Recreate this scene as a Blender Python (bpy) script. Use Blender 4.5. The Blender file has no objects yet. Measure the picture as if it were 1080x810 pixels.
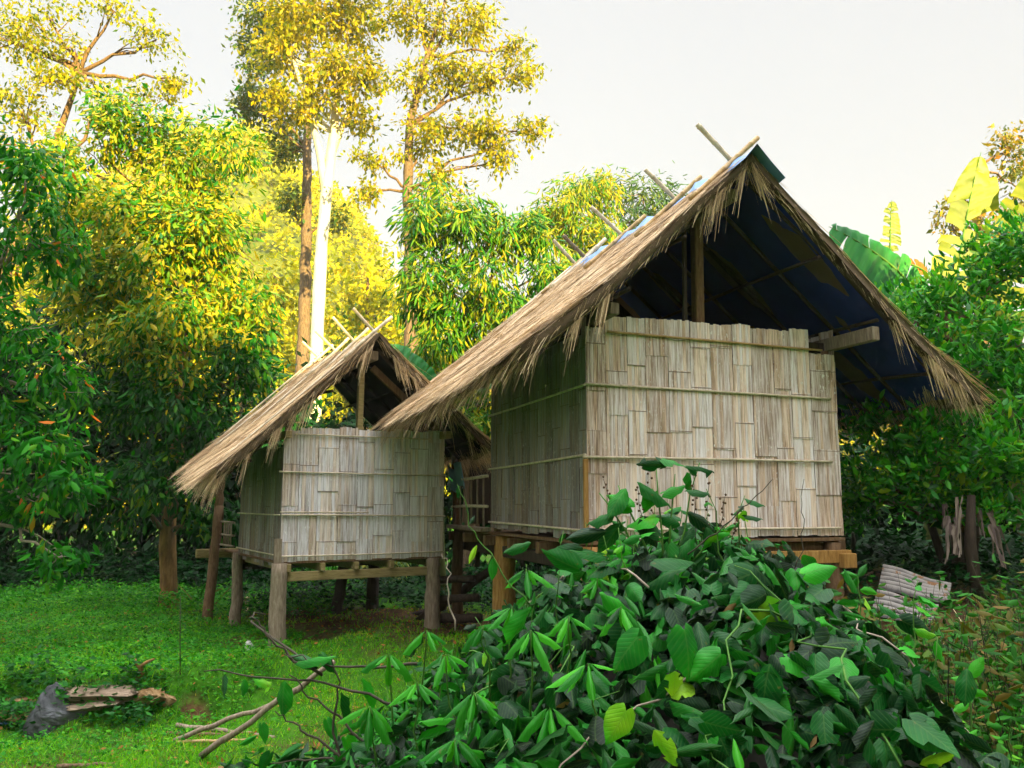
import bpy, math, random
import numpy as np
from mathutils import Vector, Matrix
rng = np.random.default_rng(7)
random.seed(7)
PI = math.pi
sc = bpy.context.scene
COL = sc.collection
GOLD = 1.0

# ------------------------------------------------------------------ camera maths
CAMZ = 1.65
F = 900.0
PIT = math.radians(7.9)
cp, sp = math.cos(PIT), math.sin(PIT)

def at(u, v, Y):
    """world point seen at photo pixel (u, v) whose forward distance is Y"""
    y = F*cp-(405-v)*sp
    z = F*sp+(405-v)*cp
    k = Y/y
    return np.array([(u-540)*k, Y, CAMZ+z*k])

# ------------------------------------------------------------------ object helpers
def props(o, label=None, cat=None, group=None, kind=None):
    if label: o['label'] = label
    if cat: o['category'] = cat
    if group: o['group'] = group
    if kind: o['kind'] = kind
    return o

def empty(name, loc, rz=0, label=None, cat=None, group=None):
    o = bpy.data.objects.new(name, None)
    COL.objects.link(o)
    o.location = loc
    o.rotation_euler = (0, 0, rz)
    o.empty_display_size = 0.2
    return props(o, label, cat, group)

def link(name, me, mat, parent=None, world=False):
    o = bpy.data.objects.new(name, me)
    COL.objects.link(o)
    if mat is not None: me.materials.append(mat)
    if parent is not None:
        o.parent = parent
        if world:
            o.matrix_parent_inverse = parent_world(parent).inverted()
    return o

def parent_world(p):
    m = Matrix.Translation(p.location) @ p.rotation_euler.to_matrix().to_4x4()
    if p.parent is not None:
        m = parent_world(p.parent) @ p.matrix_parent_inverse @ m
    return m

def np_mesh(name, V, Fc, rnd=None, smooth=False, luv=None):
    """V (n,3), Fc (m,k) uniform polygons, rnd (n,) point attribute"""
    V = np.ascontiguousarray(V, dtype=np.float32)
    Fc = np.ascontiguousarray(Fc, dtype=np.int32)
    m, k = Fc.shape
    me = bpy.data.meshes.new(name)
    me.vertices.add(len(V)); me.vertices.foreach_set('co', V.ravel())
    me.loops.add(m*k); me.loops.foreach_set('vertex_index', Fc.ravel())
    me.polygons.add(m)
    me.polygons.foreach_set('loop_start', np.arange(0, m*k, k, dtype=np.int32))
    me.polygons.foreach_set('loop_total', np.full(m, k, dtype=np.int32))
    if smooth: me.polygons.foreach_set('use_smooth', np.ones(m, dtype=bool))
    me.update(calc_edges=True)
    if rnd is not None:
        a = me.attributes.new('rnd', 'FLOAT', 'POINT')
        a.data.foreach_set('value', np.ascontiguousarray(rnd, dtype=np.float32))
    if luv is not None:
        a = me.attributes.new('luv', 'FLOAT_VECTOR', 'POINT')
        a.data.foreach_set('vector', np.ascontiguousarray(luv, dtype=np.float32).ravel())
    return me

class MB:
    def __init__(s): s.v = []; s.f = []; s.r = []
    def add(s, vs, fs, r=0.5):
        b = len(s.v); s.v += [tuple(map(float, p)) for p in vs]; s.f += [tuple(b+i for i in f) for f in fs]; s.r += [r]*len(vs)
    def box(s, c, d, rot=None, r=0.5):
        """centre c, full size d, optional 3x3 rot"""
        hx, hy, hz = d[0]/2, d[1]/2, d[2]/2
        b = min(hx, hy, hz)*0.18
        vs = []
        # chamfered box: 24 verts
        for sx in (-1, 1):
            for sy in (-1, 1):
                for sz in (-1, 1):
                    vs.append((sx*hx, sy*(hy-b), sz*(hz-b)))
                    vs.append((sx*(hx-b), sy*hy, sz*(hz-b)))
                    vs.append((sx*(hx-b), sy*(hy-b), sz*hz))
        def id(sx, sy, sz, k): return (((sx > 0)*2+(sy > 0))*2+(sz > 0))*3+k
        fs = []
        for sx in (-1, 1):
            q = [id(sx, -1, -1, 0), id(sx, 1, -1, 0), id(sx, 1, 1, 0), id(sx, -1, 1, 0)]; fs.append(q if sx > 0 else q[::-1])
        for sy in (-1, 1):
            q = [id(-1, sy, -1, 1), id(-1, sy, 1, 1), id(1, sy, 1, 1), id(1, sy, -1, 1)]; fs.append(q if sy > 0 else q[::-1])
        for sz in (-1, 1):
            q = [id(-1, -1, sz, 2), id(1, -1, sz, 2), id(1, 1, sz, 2), id(-1, 1, sz, 2)]; fs.append(q if sz > 0 else q[::-1])
        for sx in (-1, 1):
            for sy in (-1, 1):
                q = [id(sx, sy, -1, 0), id(sx, sy, -1, 1), id(sx, sy, 1, 1), id(sx, sy, 1, 0)]; fs.append(q if sx*sy > 0 else q[::-1])
        for sx in (-1, 1):
            for sz in (-1, 1):
                q = [id(sx, -1, sz, 0), id(sx, 1, sz, 0), id(sx, 1, sz, 2), id(sx, -1, sz, 2)]; fs.append(q if sx*sz > 0 else q[::-1])
        for sy in (-1, 1):
            for sz in (-1, 1):
                q = [id(-1, sy, sz, 1), id(-1, sy, sz, 2), id(1, sy, sz, 2), id(1, sy, sz, 1)]; fs.append(q if sy*sz > 0 else q[::-1])
        for sx in (-1, 1):
            for sy in (-1, 1):
                for sz in (-1, 1):
                    q = [id(sx, sy, sz, 0), id(sx, sy, sz, 1), id(sx, sy, sz, 2)]; fs.append(q if sx*sy*sz > 0 else q[::-1])
        vs = np.array(vs)
        if rot is not None: vs = vs @ np.array(rot).T
        s.add(vs+np.array(c), fs, r)
    def beam(s, a, b, w, h, r=0.5):
        a, b = np.array(a, float), np.array(b, float)
        d = b-a; L = np.linalg.norm(d); d /= L
        up = np.array([0, 0, 1.]) if abs(d[2]) < .95 else np.array([0, 1., 0])
        x = np.cross(d, up); x /= np.linalg.norm(x); z = np.cross(x, d)
        s.box((a+b)/2, (w, L, h), np.stack([x, d, z], 1), r)
    def tube(s, pts, rad, seg=8, r=0.5, cap=True, bump=0.0):
        pts = np.array(pts, float); n = len(pts)
        if np.isscalar(rad): rad = [rad]*n
        vs = []; prev = None
        for i in range(n):
            d = pts[min(i+1, n-1)]-pts[max(i-1, 0)]; d /= (np.linalg.norm(d)+1e-9)
            if prev is None:
                x = np.cross(d, [0, 0, 1.] if abs(d[2]) < .9 else [1., 0, 0])
            else:
                x = prev-d*np.dot(prev, d)
            x /= np.linalg.norm(x); y = np.cross(d, x); prev = x
            for k in range(seg):
                a = 2*PI*k/seg
                q = rad[i]*(1+bump*(random.random()-.5)*2)
                vs.append(pts[i]+q*(math.cos(a)*x+math.sin(a)*y))
        fs = []
        for i in range(n-1):
            for k in range(seg):
                k2 = (k+1) % seg
                fs.append((i*seg+k, i*seg+k2, (i+1)*seg+k2, (i+1)*seg+k))
        if cap:
            fs.append(tuple(range(seg))[::-1]); fs.append(tuple((n-1)*seg+k for k in range(seg)))
        s.add(vs, fs, r)
    def build(s, name, mat, parent=None, smooth=False, world=False):
        me = bpy.data.meshes.new(name)
        me.from_pydata(s.v, [], s.f)
        if smooth: me.polygons.foreach_set('use_smooth', [True]*len(me.polygons))
        a = me.attributes.new('rnd', 'FLOAT', 'POINT'); a.data.foreach_set('value', s.r)
        me.update()
        return link(name, me, mat, parent, world)

def copy_tree(o, parent=None):
    c = o.copy(); COL.objects.link(c)
    if parent is not None: c.parent = parent
    for ch in [x for x in COL.objects if x.parent == o]:
        copy_tree(ch, c)
    return c

def smooth_path(a, b, n=6, wob=.05, sag=0.0):
    a, b = np.array(a, float), np.array(b, float)
    t = np.linspace(0, 1, n)[:, None]
    p = a+(b-a)*t
    L = np.linalg.norm(b-a)
    j = rng.normal(0, wob*L, (n, 3)); j[0] = 0; j[-1] = 0
    p = p+j
    p[:, 2] -= sag*L*np.sin(np.linspace(0, PI, n))
    return p

def bamboo(mb, a, b, r, seg=8, r0=.5, node=.32, bendk=.008):
    a, b = np.array(a, float), np.array(b, float)
    L = np.linalg.norm(b-a); pts = []; rad = []
    t = 0.0
    off = random.random()*node
    marks = np.arange(off, L, node)
    pts.append(a); rad.append(r)
    bend = rng.normal(0, bendk, 3)*L
    for m in marks:
        for dt, k in ((-.012, 1.0), (-.004, 1.16), (.004, 1.16), (.012, 1.0)):
            q = m+dt
            if 0.01 < q < L-.01:
                f = q/L; pts.append(a+(b-a)*f+bend*math.sin(PI*f)); rad.append(r*k*(1-.12*f))
    pts.append(b); rad.append(r*.88)
    mb.tube(pts, rad, seg, r0)

# ------------------------------------------------------------------ materials
def new_mat(name):
    m = bpy.data.materials.new(name); m.use_nodes = True
    nt = m.node_tree; nt.nodes.clear()
    out = nt.nodes.new('ShaderNodeOutputMaterial')
    return m, nt, out

def N(nt, t, **kw):
    n = nt.nodes.new(t)
    for k, v in kw.items():
        if k in n.inputs.keys() if hasattr(n.inputs, 'keys') else False:
            n.inputs[k].default_value = v
        else:
            setattr(n, k, v)
    return n

def ramp(nt, stops, fac=None, interp='LINEAR'):
    n = nt.nodes.new('ShaderNodeValToRGB'); cr = n.color_ramp; cr.interpolation = interp
    while len(cr.elements) < len(stops): cr.elements.new(.5)
    for e, (p, c) in zip(cr.elements, stops):
        e.position = p; e.color = (c[0], c[1], c[2], 1)
    if fac is not None: nt.links.new(fac, n.inputs[0])
    return n

def noise(nt, scale, detail=4, rough=.6, vec=None, dist=0):
    n = nt.nodes.new('ShaderNodeTexNoise')
    n.inputs['Scale'].default_value = scale; n.inputs['Detail'].default_value = detail
    n.inputs['Roughness'].default_value = rough; n.inputs['Distortion'].default_value = dist
    if vec is not None: nt.links.new(vec, n.inputs['Vector'])
    return n

def mapping(nt, scale=(1, 1, 1), coord='Object', rot=(0, 0, 0)):
    tc = nt.nodes.new('ShaderNodeTexCoord'); mp = nt.nodes.new('ShaderNodeMapping')
    mp.inputs['Scale'].default_value = scale; mp.inputs['Rotation'].default_value = rot
    nt.links.new(tc.outputs[coord], mp.inputs['Vector'])
    return mp.outputs[0]

def mixc(nt, a, b, fac, mode='MIX'):
    n = nt.nodes.new('ShaderNodeMix'); n.data_type = 'RGBA'; n.blend_type = mode
    for s, v in ((6, a), (7, b)):
        if isinstance(v, (tuple, list)): n.inputs[s].default_value = (v[0], v[1], v[2], 1)
        else: nt.links.new(v, n.inputs[s])
    if isinstance(fac, (int, float)): n.inputs[0].default_value = fac
    else: nt.links.new(fac, n.inputs[0])
    return n.outputs[2]

def math_n(nt, op, a, b=None):
    n = nt.nodes.new('ShaderNodeMath'); n.operation = op
    for i, v in enumerate((a, b)):
        if v is None: continue
        if isinstance(v, (int, float)): n.inputs[i].default_value = v
        else: nt.links.new(v, n.inputs[i])
    return n.outputs[0]

def bump(nt, h, strength=.4, dist=.01):
    n = nt.nodes.new('ShaderNodeBump'); n.inputs['Strength'].default_value = strength; n.inputs['Distance'].default_value = dist
    nt.links.new(h, n.inputs['Height']); return n.outputs[0]

def leaf_mat(name, stops, trans=.35, rough=.42, spec=.4, patch=.25, tmul=(1.25, 1.2, .6), patch_scale=1.3, spots=False):
    """stops: colour ramp over the per-leaf random number"""
    m, nt, out = new_mat(name)
    at_ = nt.nodes.new('ShaderNodeAttribute'); at_.attribute_name = 'rnd'
    v = mapping(nt)
    nz = noise(nt, patch_scale, 2, .5, v)
    f = math_n(nt, 'ADD', at_.outputs['Fac'], math_n(nt, 'MULTIPLY', math_n(nt, 'SUBTRACT', nz.outputs[0], .5), patch*2))
    rp = ramp(nt, stops, f)
    col = rp.outputs[0]
    hgt = None
    if spots:
        lu = nt.nodes.new('ShaderNodeAttribute'); lu.attribute_name = 'luv'
        sp3 = nt.nodes.new('ShaderNodeSeparateXYZ'); nt.links.new(lu.outputs['Vector'], sp3.inputs[0])
        ax = math_n(nt, 'ABSOLUTE', sp3.outputs[0])
        ph = math_n(nt, 'MULTIPLY', math_n(nt, 'SUBTRACT', sp3.outputs[1], math_n(nt, 'MULTIPLY', ax, .75)), 46.0)
        lat = math_n(nt, 'POWER', math_n(nt, 'MULTIPLY', math_n(nt, 'ADD', math_n(nt, 'COSINE', ph), 1.0), .5), 5.0)
        mid = math_n(nt, 'LESS_THAN', ax, .022)
        vein = math_n(nt, 'MAXIMUM', math_n(nt, 'MULTIPLY', lat, .55), mid)
        vein = math_n(nt, 'MULTIPLY', vein, sp3.outputs[2])
        hgt = vein
        col = mixc(nt, col, mixc(nt, col, (.12, .22, .05), .5), math_n(nt, 'MULTIPLY', vein, .9))
        s2 = noise(nt, 34, 3, .6, v)
        sp_ = ramp(nt, [(.66, (0, 0, 0)), (.72, (1, 1, 1))], s2.outputs[0])
        col = mixc(nt, col, (.12, .09, .02), math_n(nt, 'MULTIPLY', sp_.outputs[0], .55))
    b = nt.nodes.new('ShaderNodeBsdfPrincipled')
    nt.links.new(col, b.inputs['Base Color']); b.inputs['Roughness'].default_value = rough
    b.inputs['Specular IOR Level'].default_value = spec
    if spots:
        n3 = noise(nt, 60, 2, .5, v)
        nt.links.new(bump(nt, math_n(nt, 'SUBTRACT', math_n(nt, 'MULTIPLY', n3.outputs[0], .5), hgt), .55, .004), b.inputs['Normal'])
    t = nt.nodes.new('ShaderNodeBsdfTranslucent')
    tc = mixc(nt, col, (tmul[0], tmul[1], tmul[2]), 1.0, 'MULTIPLY')
    nt.links.new(tc, t.inputs['Color'])
    mx = nt.nodes.new('ShaderNodeMixShader'); mx.inputs[0].default_value = trans
    nt.links.new(b.outputs[0], mx.inputs[1]); nt.links.new(t.outputs[0], mx.inputs[2])
    nt.links.new(mx.outputs[0], out.inputs['Surface'])
    return m

def solid_mat(name, stops, scale=(1, 1, 1), nscale=6, rough=.85, bstr=.5, bdist=.01, use_rnd=.35, detail=6, spec=.2, fleck=None, fleck_scale=(1, 1, 1), fleck_t=.66):
    m, nt, out = new_mat(name)
    v = mapping(nt, scale)
    nz = noise(nt, nscale, detail, .65, v, .2)
    at_ = nt.nodes.new('ShaderNodeAttribute'); at_.attribute_name = 'rnd'
    f = math_n(nt, 'ADD', nz.outputs[0], math_n(nt, 'MULTIPLY', math_n(nt, 'SUBTRACT', at_.outputs['Fac'], .5), use_rnd*2))
    rp = ramp(nt, stops, f); col = rp.outputs[0]
    if fleck:
        v2 = mapping(nt, fleck_scale)
        n2 = noise(nt, 14, 4, .7, v2)
        fr = ramp(nt, [(fleck_t, (0, 0, 0)), (fleck_t+.04, (1, 1, 1))], n2.outputs[0])
        col = mixc(nt, col, fleck, fr.outputs[0])
    b = nt.nodes.new('ShaderNodeBsdfPrincipled')
    nt.links.new(col, b.inputs['Base Color']); b.inputs['Roughness'].default_value = rough
    b.inputs['Specular IOR Level'].default_value = spec
    nt.links.new(bump(nt, nz.outputs[0], bstr, bdist), b.inputs['Normal'])
    nt.links.new(b.outputs[0], out.inputs['Surface'])
    return m

M = {}
def c3(h): return h
# foliage: (rnd -> colour)
M['tree_gold'] = leaf_mat('tree_gold_leaf', [(.0, (.035, .09, .003)), (.35, (.17, .21, .003)), (.7, (.36, .33, .004)), (.95, (.54, .40, .006))], .42, .5, .2)
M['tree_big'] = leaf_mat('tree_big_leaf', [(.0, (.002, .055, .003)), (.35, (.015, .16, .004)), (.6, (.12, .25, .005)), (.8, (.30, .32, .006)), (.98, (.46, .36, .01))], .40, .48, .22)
M['tree_edge'] = leaf_mat('tree_edge_leaf', [(.0, (.003, .06, .004)), (.5, (.015, .20, .006)), (.9, (.10, .30, .010)), (.965, (.5, .16, .01)), (1.0, (.6, .12, .01))], .40, .5, .10, patch=.06)
M['mango'] = leaf_mat('mango_leaf', [(.0, (.004, .07, .004)), (.4, (.03, .19, .005)), (.7, (.18, .28, .006)), (1.0, (.42, .36, .01))], .40, .45, .22)
M['dark'] = leaf_mat('understory_leaf', [(.0, (.001, .010, .002)), (.5, (.002, .030, .004)), (1.0, (.006, .075, .006))], .12, .55, .12)  # leaf colour taken near black to paint in the forest's deep shade
M['dusky'] = leaf_mat('dusky_leaf', [(.0, (.012, .07, .025)), (.5, (.07, .14, .025)), (1.0, (.30, .27, .015))], .3, .5, .2)
M['citrus'] = leaf_mat('citrus_leaf', [(.0, (.002, .05, .004)), (.45, (.012, .19, .006)), (.8, (.07, .36, .007)), (1.0, (.26, .42, .01))], .35, .42, .25)
M['brownleaf'] = leaf_mat('brown_tree_leaf', [(.0, (.04, .10, .01)), (.4, (.16, .17, .012)), (.75, (.34, .24, .02)), (1.0, (.42, .2, .03))], .35, .5)
M['banana'] = leaf_mat('banana_leaf', [(.0, (.003, .05, .012)), (.5, (.012, .17, .03)), (1.0, (.06, .30, .045))], .2, .4, .3, patch=.1)
M['banana_gold'] = leaf_mat('banana_gold_leaf', [(.0, (.015, .07, .003)), (.45, (.12, .18, .006)), (1.0, (.36, .34, .02))], .4, .4, .3, patch=.1)
M['banana_dead'] = leaf_mat('banana_dead_leaf', [(.0, (.16, .07, .02)), (.5, (.33, .13, .03)), (1.0, (.45, .2, .06))], .35, .7, .2)
M['bank'] = leaf_mat('bank_plant_leaf', [(.0, (.002, .03, .003)), (.5, (.006, .10, .005)), (1.0, (.04, .24, .008))], .3, .5, .15)
M['withered'] = leaf_mat('withered_vine_leaf', [(.0, (.05, .03, .012)), (.5, (.14, .09, .03)), (1.0, (.28, .20, .07))], .25, .8, .1)
M['dryleaf_grey'] = leaf_mat('withered_leaf', [(.0, (.10, .07, .07)), (.5, (.20, .15, .13)), (1.0, (.32, .26, .22))], .15, .8, .1)
M['vine'] = leaf_mat('vine_leaf', [(.0, (.001, .008, .003)), (.35, (.001, .032, .007)), (.62, (.004, .11, .010)), (.88, (.022, .32, .008)), (1.0, (.22, .44, .015))], .24, .42, .17, patch=.30, patch_scale=4.5, spots=True)
M['lance'] = leaf_mat('lance_leaf', [(.0, (.001, .035, .004)), (.5, (.008, .17, .006)), (1.0, (.05, .38, .007))], .30, .45, .22, patch=.12, spots=True)
M['cover'] = leaf_mat('ground_cover_leaf', [(.0, (.003, .07, .003)), (.5, (.02, .20, .004)), (1.0, (.12, .36, .006))], .3, .55, .15)
M['grass'] = leaf_mat('grass_blade', [(.0, (.04, .22, .003)), (.5, (.10, .38, .004)), (.85, (.24, .48, .006)), (1.0, (.45, .42, .05))], .35, .6, .12, patch=.45, patch_scale=.9)
M['weed'] = leaf_mat('weed_leaf', [(.0, (.004, .04, .004)), (.5, (.02, .15, .006)), (.7, (.08, .08, .01)), (1.0, (.17, .10, .025))], .3, .6, .15, patch=.25)
M['hillwood'] = leaf_mat('hill_leaf', [(.0, (.12, .17, .005)), (.4, (.28, .31, .006)), (.75, (.44, .40, .008)), (1.0, (.58, .42, .01))], .35, .7, .1, patch=.35, patch_scale=.08)
M['straw'] = leaf_mat('straw', [(.0, (.13, .09, .055)), (.35, (.44, .30, .17)), (.7, (.68, .49, .29)), (1.0, (.86, .68, .44))], .12, .65, .2, patch=.22, tmul=(1, .9, .7), patch_scale=2.2)
# solid stuff
M['thatch'] = solid_mat('thatch_bed', [(.25, (.10, .07, .04)), (.55, (.28, .19, .11)), (.8, (.42, .30, .19))], (5, 40, 5), 3, .9, .8, .02)
M['tarp'] = solid_mat('blue_sheet', [(.2, (.06, .16, .40)), (.8, (.18, .34, .62))], (1, 1, 1), 4, .45, .3, .01, .1, spec=.4)
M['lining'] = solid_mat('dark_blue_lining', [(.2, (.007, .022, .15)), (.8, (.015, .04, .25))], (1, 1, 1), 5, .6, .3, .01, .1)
M['wood_grey'] = solid_mat('weathered_wood', [(.25, (.10, .07, .05)), (.5, (.22, .17, .12)), (.8, (.38, .31, .24))], (9, 9, 1.4), 5, .85, .6, .008)
M['wood_brown'] = solid_mat('brown_wood', [(.25, (.055, .03, .015)), (.5, (.14, .08, .04)), (.8, (.25, .16, .09))], (9, 9, 1.4), 5, .8, .6, .008)
M['wood_dark'] = solid_mat('dark_wood', [(.25, (.015, .010, .008)), (.6, (.05, .035, .025)), (.9, (.09, .065, .05))], (9, 9, 1.4), 5, .85, .6, .008)
M['wood_orange'] = solid_mat('orange_wood', [(.25, (.14, .065, .018)), (.5, (.32, .17, .045)), (.8, (.48, .29, .10))], (9, 9, 1.4), 4, .7, .5, .006)
M['wood_olive'] = solid_mat('sawn_beam_wood', [(.25, (.12, .09, .035)), (.5, (.25, .19, .08)), (.8, (.36, .28, .14))], (1.4, 9, 9), 5, .8, .5, .006)
M['bamboo_pale'] = solid_mat('pale_bamboo', [(.25, (.30, .23, .16)), (.5, (.58, .49, .36)), (.8, (.74, .66, .52))], (3, 3, 3), 6, .6, .3, .004, spec=.35)
M['bamboo_gold'] = solid_mat('golden_bamboo', [(.25, (.22, .13, .05)), (.5, (.40, .26, .10)), (.8, (.55, .40, .20))], (3, 3, 3), 6, .55, .3, .004, spec=.35)
M['bark'] = solid_mat('brown_bark', [(.25, (.05, .032, .018)), (.5, (.14, .09, .05)), (.8, (.27, .19, .12))], (6, 6, 1.5), 5, .9, .9, .03)
M['bark_grey'] = solid_mat('grey_brown_bark', [(.25, (.05, .035, .025)), (.5, (.13, .095, .07)), (.8, (.26, .19, .13))], (5, 5, 1.2), 5, .9, .9, .03)
M['pseudostem'] = solid_mat('banana_sheath', [(.25, (.04, .05, .012)), (.6, (.10, .11, .03)), (.85, (.16, .11, .05))], (9, 9, 1.2), 3, .7, .4, .01)
M['bark_orange'] = solid_mat('ochre_bark', [(.25, (.07, .04, .02)), (.5, (.22, .12, .04)), (.8, (.40, .24, .09))], (4, 4, .8), 4, .9, .9, .03)
M['bark_white'] = solid_mat('white_bark', [(.2, (.42, .38, .32)), (.6, (.68, .64, .58)), (.9, (.80, .77, .72))], (2, 2, .6), 3, .8, .4, .02)
M['twig'] = solid_mat('pale_twig', [(.25, (.16, .12, .09)), (.8, (.42, .35, .28))], (2, 2, 2), 8, .85, .4, .005)
M['stem_green'] = solid_mat('green_stem', [(.25, (.03, .10, .012)), (.8, (.09, .22, .03))], (2, 2, 2), 8, .6, .3, .005)
M['stem_dark'] = solid_mat('dark_stem', [(.25, (.02, .018, .012)), (.8, (.07, .055, .035))], (2, 2, 2), 8, .7, .3, .005)
M['seed'] = solid_mat('brown_seed', [(.25, (.05, .025, .012)), (.8, (.14, .08, .04))], (2, 2, 2), 30, .8, .3, .005)
M['rock_grey'] = solid_mat('grey_rock', [(.25, (.03, .032, .035)), (.5, (.10, .105, .115)), (.8, (.24, .25, .27))], (1, 1, 1), 5, .8, .8, .03, .1, 8)
M['rock_tan'] = solid_mat('tan_rock', [(.25, (.16, .09, .035)), (.5, (.36, .25, .13)), (.8, (.6, .48, .33))], (1, 1, 1), 5, .85, .7, .02, .2, 8)
M['rock_white'] = solid_mat('white_stone', [(.25, (.5, .5, .48)), (.8, (.75, .75, .72))], (1, 1, 1), 6, .8, .4, .01)
M['plank'] = solid_mat('split_log', [(.2, (.07, .05, .035)), (.5, (.20, .145, .10)), (.8, (.38, .29, .21))], (1.5, 14, 14), 4, .85, .9, .015)
M['iron'] = solid_mat('corrugated_iron', [(.25, (.01, .009, .008)), (.5, (.06, .055, .052)), (.8, (.18, .165, .15))], (1, 1, 1), 5, .8, .3, .004, .4, spec=.15, fleck=(.14, .07, .03), fleck_scale=(.4, .4, .4), fleck_t=.58)
M['cloth'] = solid_mat('pale_blue_cloth', [(.25, (.10, .25, .38)), (.8, (.25, .48, .62))], (1, 1, 1), 4, .8, .4, .01)

def wall_mat(name, tint, fleckamt):
    """split bamboo: long streaks, node lines, pale flecks, a tone per slat"""
    m, nt, out = new_mat(name)
    at_ = nt.nodes.new('ShaderNodeAttribute'); at_.attribute_name = 'rnd'
    v = mapping(nt, (70, 70, 1.6))
    n1 = noise(nt, 1.6, 6, .7, v, .3)
    v2 = mapping(nt, (14, 14, 1.0))
    n2 = noise(nt, 2.2, 4, .6, v2)
    f = math_n(nt, 'ADD', math_n(nt, 'MULTIPLY', n1.outputs[0], .95), math_n(nt, 'MULTIPLY', math_n(nt, 'SUBTRACT', n2.outputs[0], .5), .6))
    f = math_n(nt, 'ADD', f, math_n(nt, 'MULTIPLY', math_n(nt, 'MULTIPLY', math_n(nt, 'SUBTRACT', at_.outputs['Fac'], .5), math_n(nt, 'LESS_THAN', at_.outputs['Fac'], 1.5)), .26))
    a, b, c, d = tint
    base = ramp(nt, [(.20, a), (.35, b), (.52, c), (.74, d)], f).outputs[0]
    # warm versus grey slats
    wv = math_n(nt, 'FRACT', math_n(nt, 'MULTIPLY', at_.outputs['Fac'], 7.31))
    warm = ramp(nt, [(.45, (1.0, 1.0, 1.04)), (.75, (1.04, .88, .72))], wv).outputs[0]
    base = mixc(nt, base, warm, .8, 'MULTIPLY')
    wvd = math_n(nt, 'GREATER_THAN', at_.outputs['Fac'], 1.5)
    # stains
    vs = mapping(nt, (26, 26, 1.5)); ns = noise(nt, .9, 6, .75, vs)
    vl = mapping(nt, (.8, .8, .8)); nl = noise(nt, 1.1, 2, .5, vl)
    sgn_ = ramp(nt, [(.38, (.25, .25, .25)), (.62, (1, 1, 1))], nl.outputs[0]).outputs[0]
    st = ramp(nt, [(.49, (0, 0, 0)), (.60, (1, 1, 1))], ns.outputs[0]).outputs[0]
    base = mixc(nt, base, (.27, .17, .09), math_n(nt, 'MULTIPLY', st, math_n(nt, 'MULTIPLY', sgn_, .75)))
    # flecks
    vf = mapping(nt, (60, 60, 22)); nf = noise(nt, 1.0, 3, .6, vf)
    fl = ramp(nt, [(.605, (0, 0, 0)), (.65, (1, 1, 1))], nf.outputs[0]).outputs[0]
    vg = mapping(nt, (3, 3, 2)); ng = noise(nt, 1.3, 2, .5, vg)
    fg = ramp(nt, [(.42, (0, 0, 0)), (.62, (1, 1, 1))], ng.outputs[0]).outputs[0]
    base = mixc(nt, base, (.78, .76, .72), math_n(nt, 'MULTIPLY', math_n(nt, 'MULTIPLY', fl, fg), fleckamt))
    base = mixc(nt, base, (.12, .075, .05), math_n(nt, 'MULTIPLY', wvd, .75))
    bs = nt.nodes.new('ShaderNodeBsdfPrincipled')
    nt.links.new(base, bs.inputs['Base Color']); bs.inputs['Roughness'].default_value = .72
    bs.inputs['Specular IOR Level'].default_value = .25
    nt.links.new(bump(nt, n1.outputs[0], .55, .006), bs.inputs['Normal'])
    nt.links.new(bs.outputs[0], out.inputs['Surface'])
    return m
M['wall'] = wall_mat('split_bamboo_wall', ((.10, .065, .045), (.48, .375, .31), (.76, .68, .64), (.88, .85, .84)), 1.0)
M['wall_side_shade'] = wall_mat('shaded_grey_bamboo_wall', ((.05, .04, .037), (.15, .13, .125), (.25, .23, .23), (.38, .365, .375)), .4)  # eave shade painted into a darker, greyer copy for the left walls
M['wall_grey'] = wall_mat('grey_split_bamboo_wall', ((.15, .125, .12), (.47, .43, .425), (.69, .655, .67), (.84, .83, .84)), 1.0)

def ground_mat():
    m, nt, out = new_mat('ground_soil')
    v = mapping(nt)
    n1 = noise(nt, .5, 5, .6, v); n2 = noise(nt, 7, 8, .7, v)
    g = ramp(nt, [(.3, (.015, .07, .004)), (.6, (.04, .14, .006)), (.8, (.08, .19, .008))], n2.outputs[0]).outputs[0]
    e = ramp(nt, [(.3, (.03, .017, .008)), (.7, (.12, .068, .028))], n2.outputs[0]).outputs[0]
    f = ramp(nt, [(.52, (0, 0, 0)), (.66, (1, 1, 1))], n1.outputs[0]).outputs[0]
    for cx_, cy_, r_ in ((-2.98, 8.40, .17), (-3.1, 10.7, .7), (-2.2, 12.6, 1.6), (-.4, 11.6, 1.8), (3.4, 9.6, 2.4)):
        vd = nt.nodes.new('ShaderNodeVectorMath'); vd.operation = 'DISTANCE'; vd.inputs[1].default_value = (cx_, cy_, 0)
        vm = nt.nodes.new('ShaderNodeVectorMath'); vm.operation = 'MULTIPLY'; vm.inputs[1].default_value = (1, 1, 0); nt.links.new(v, vm.inputs[0]); nt.links.new(vm.outputs[0], vd.inputs[0])
        dd = math_n(nt, 'ADD', math_n(nt, 'DIVIDE', vd.outputs['Value'], r_), math_n(nt, 'MULTIPLY', math_n(nt, 'SUBTRACT', n2.outputs[0], .5), 1.2))
        f = math_n(nt, 'MAXIMUM', f, ramp(nt, [(.6, (1, 1, 1)), (1.0, (0, 0, 0))], dd).outputs[0])
    b = nt.nodes.new('ShaderNodeBsdfPrincipled'); b.inputs['Roughness'].default_value = .95
    b.inputs['Specular IOR Level'].default_value = .1
    nt.links.new(mixc(nt, g, e, f), b.inputs['Base Color'])
    nt.links.new(bump(nt, n2.outputs[0], .8, .04), b.inputs['Normal'])
    nt.links.new(b.outputs[0], out.inputs['Surface'])
    return m
M['ground'] = ground_mat()
M['earth'] = solid_mat('bare_earth', [(.25, (.06, .035, .016)), (.6, (.2, .12, .055)), (.85, (.32, .21, .11))], (1, 1, 1), 6, .95, .8, .03, .2)
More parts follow.
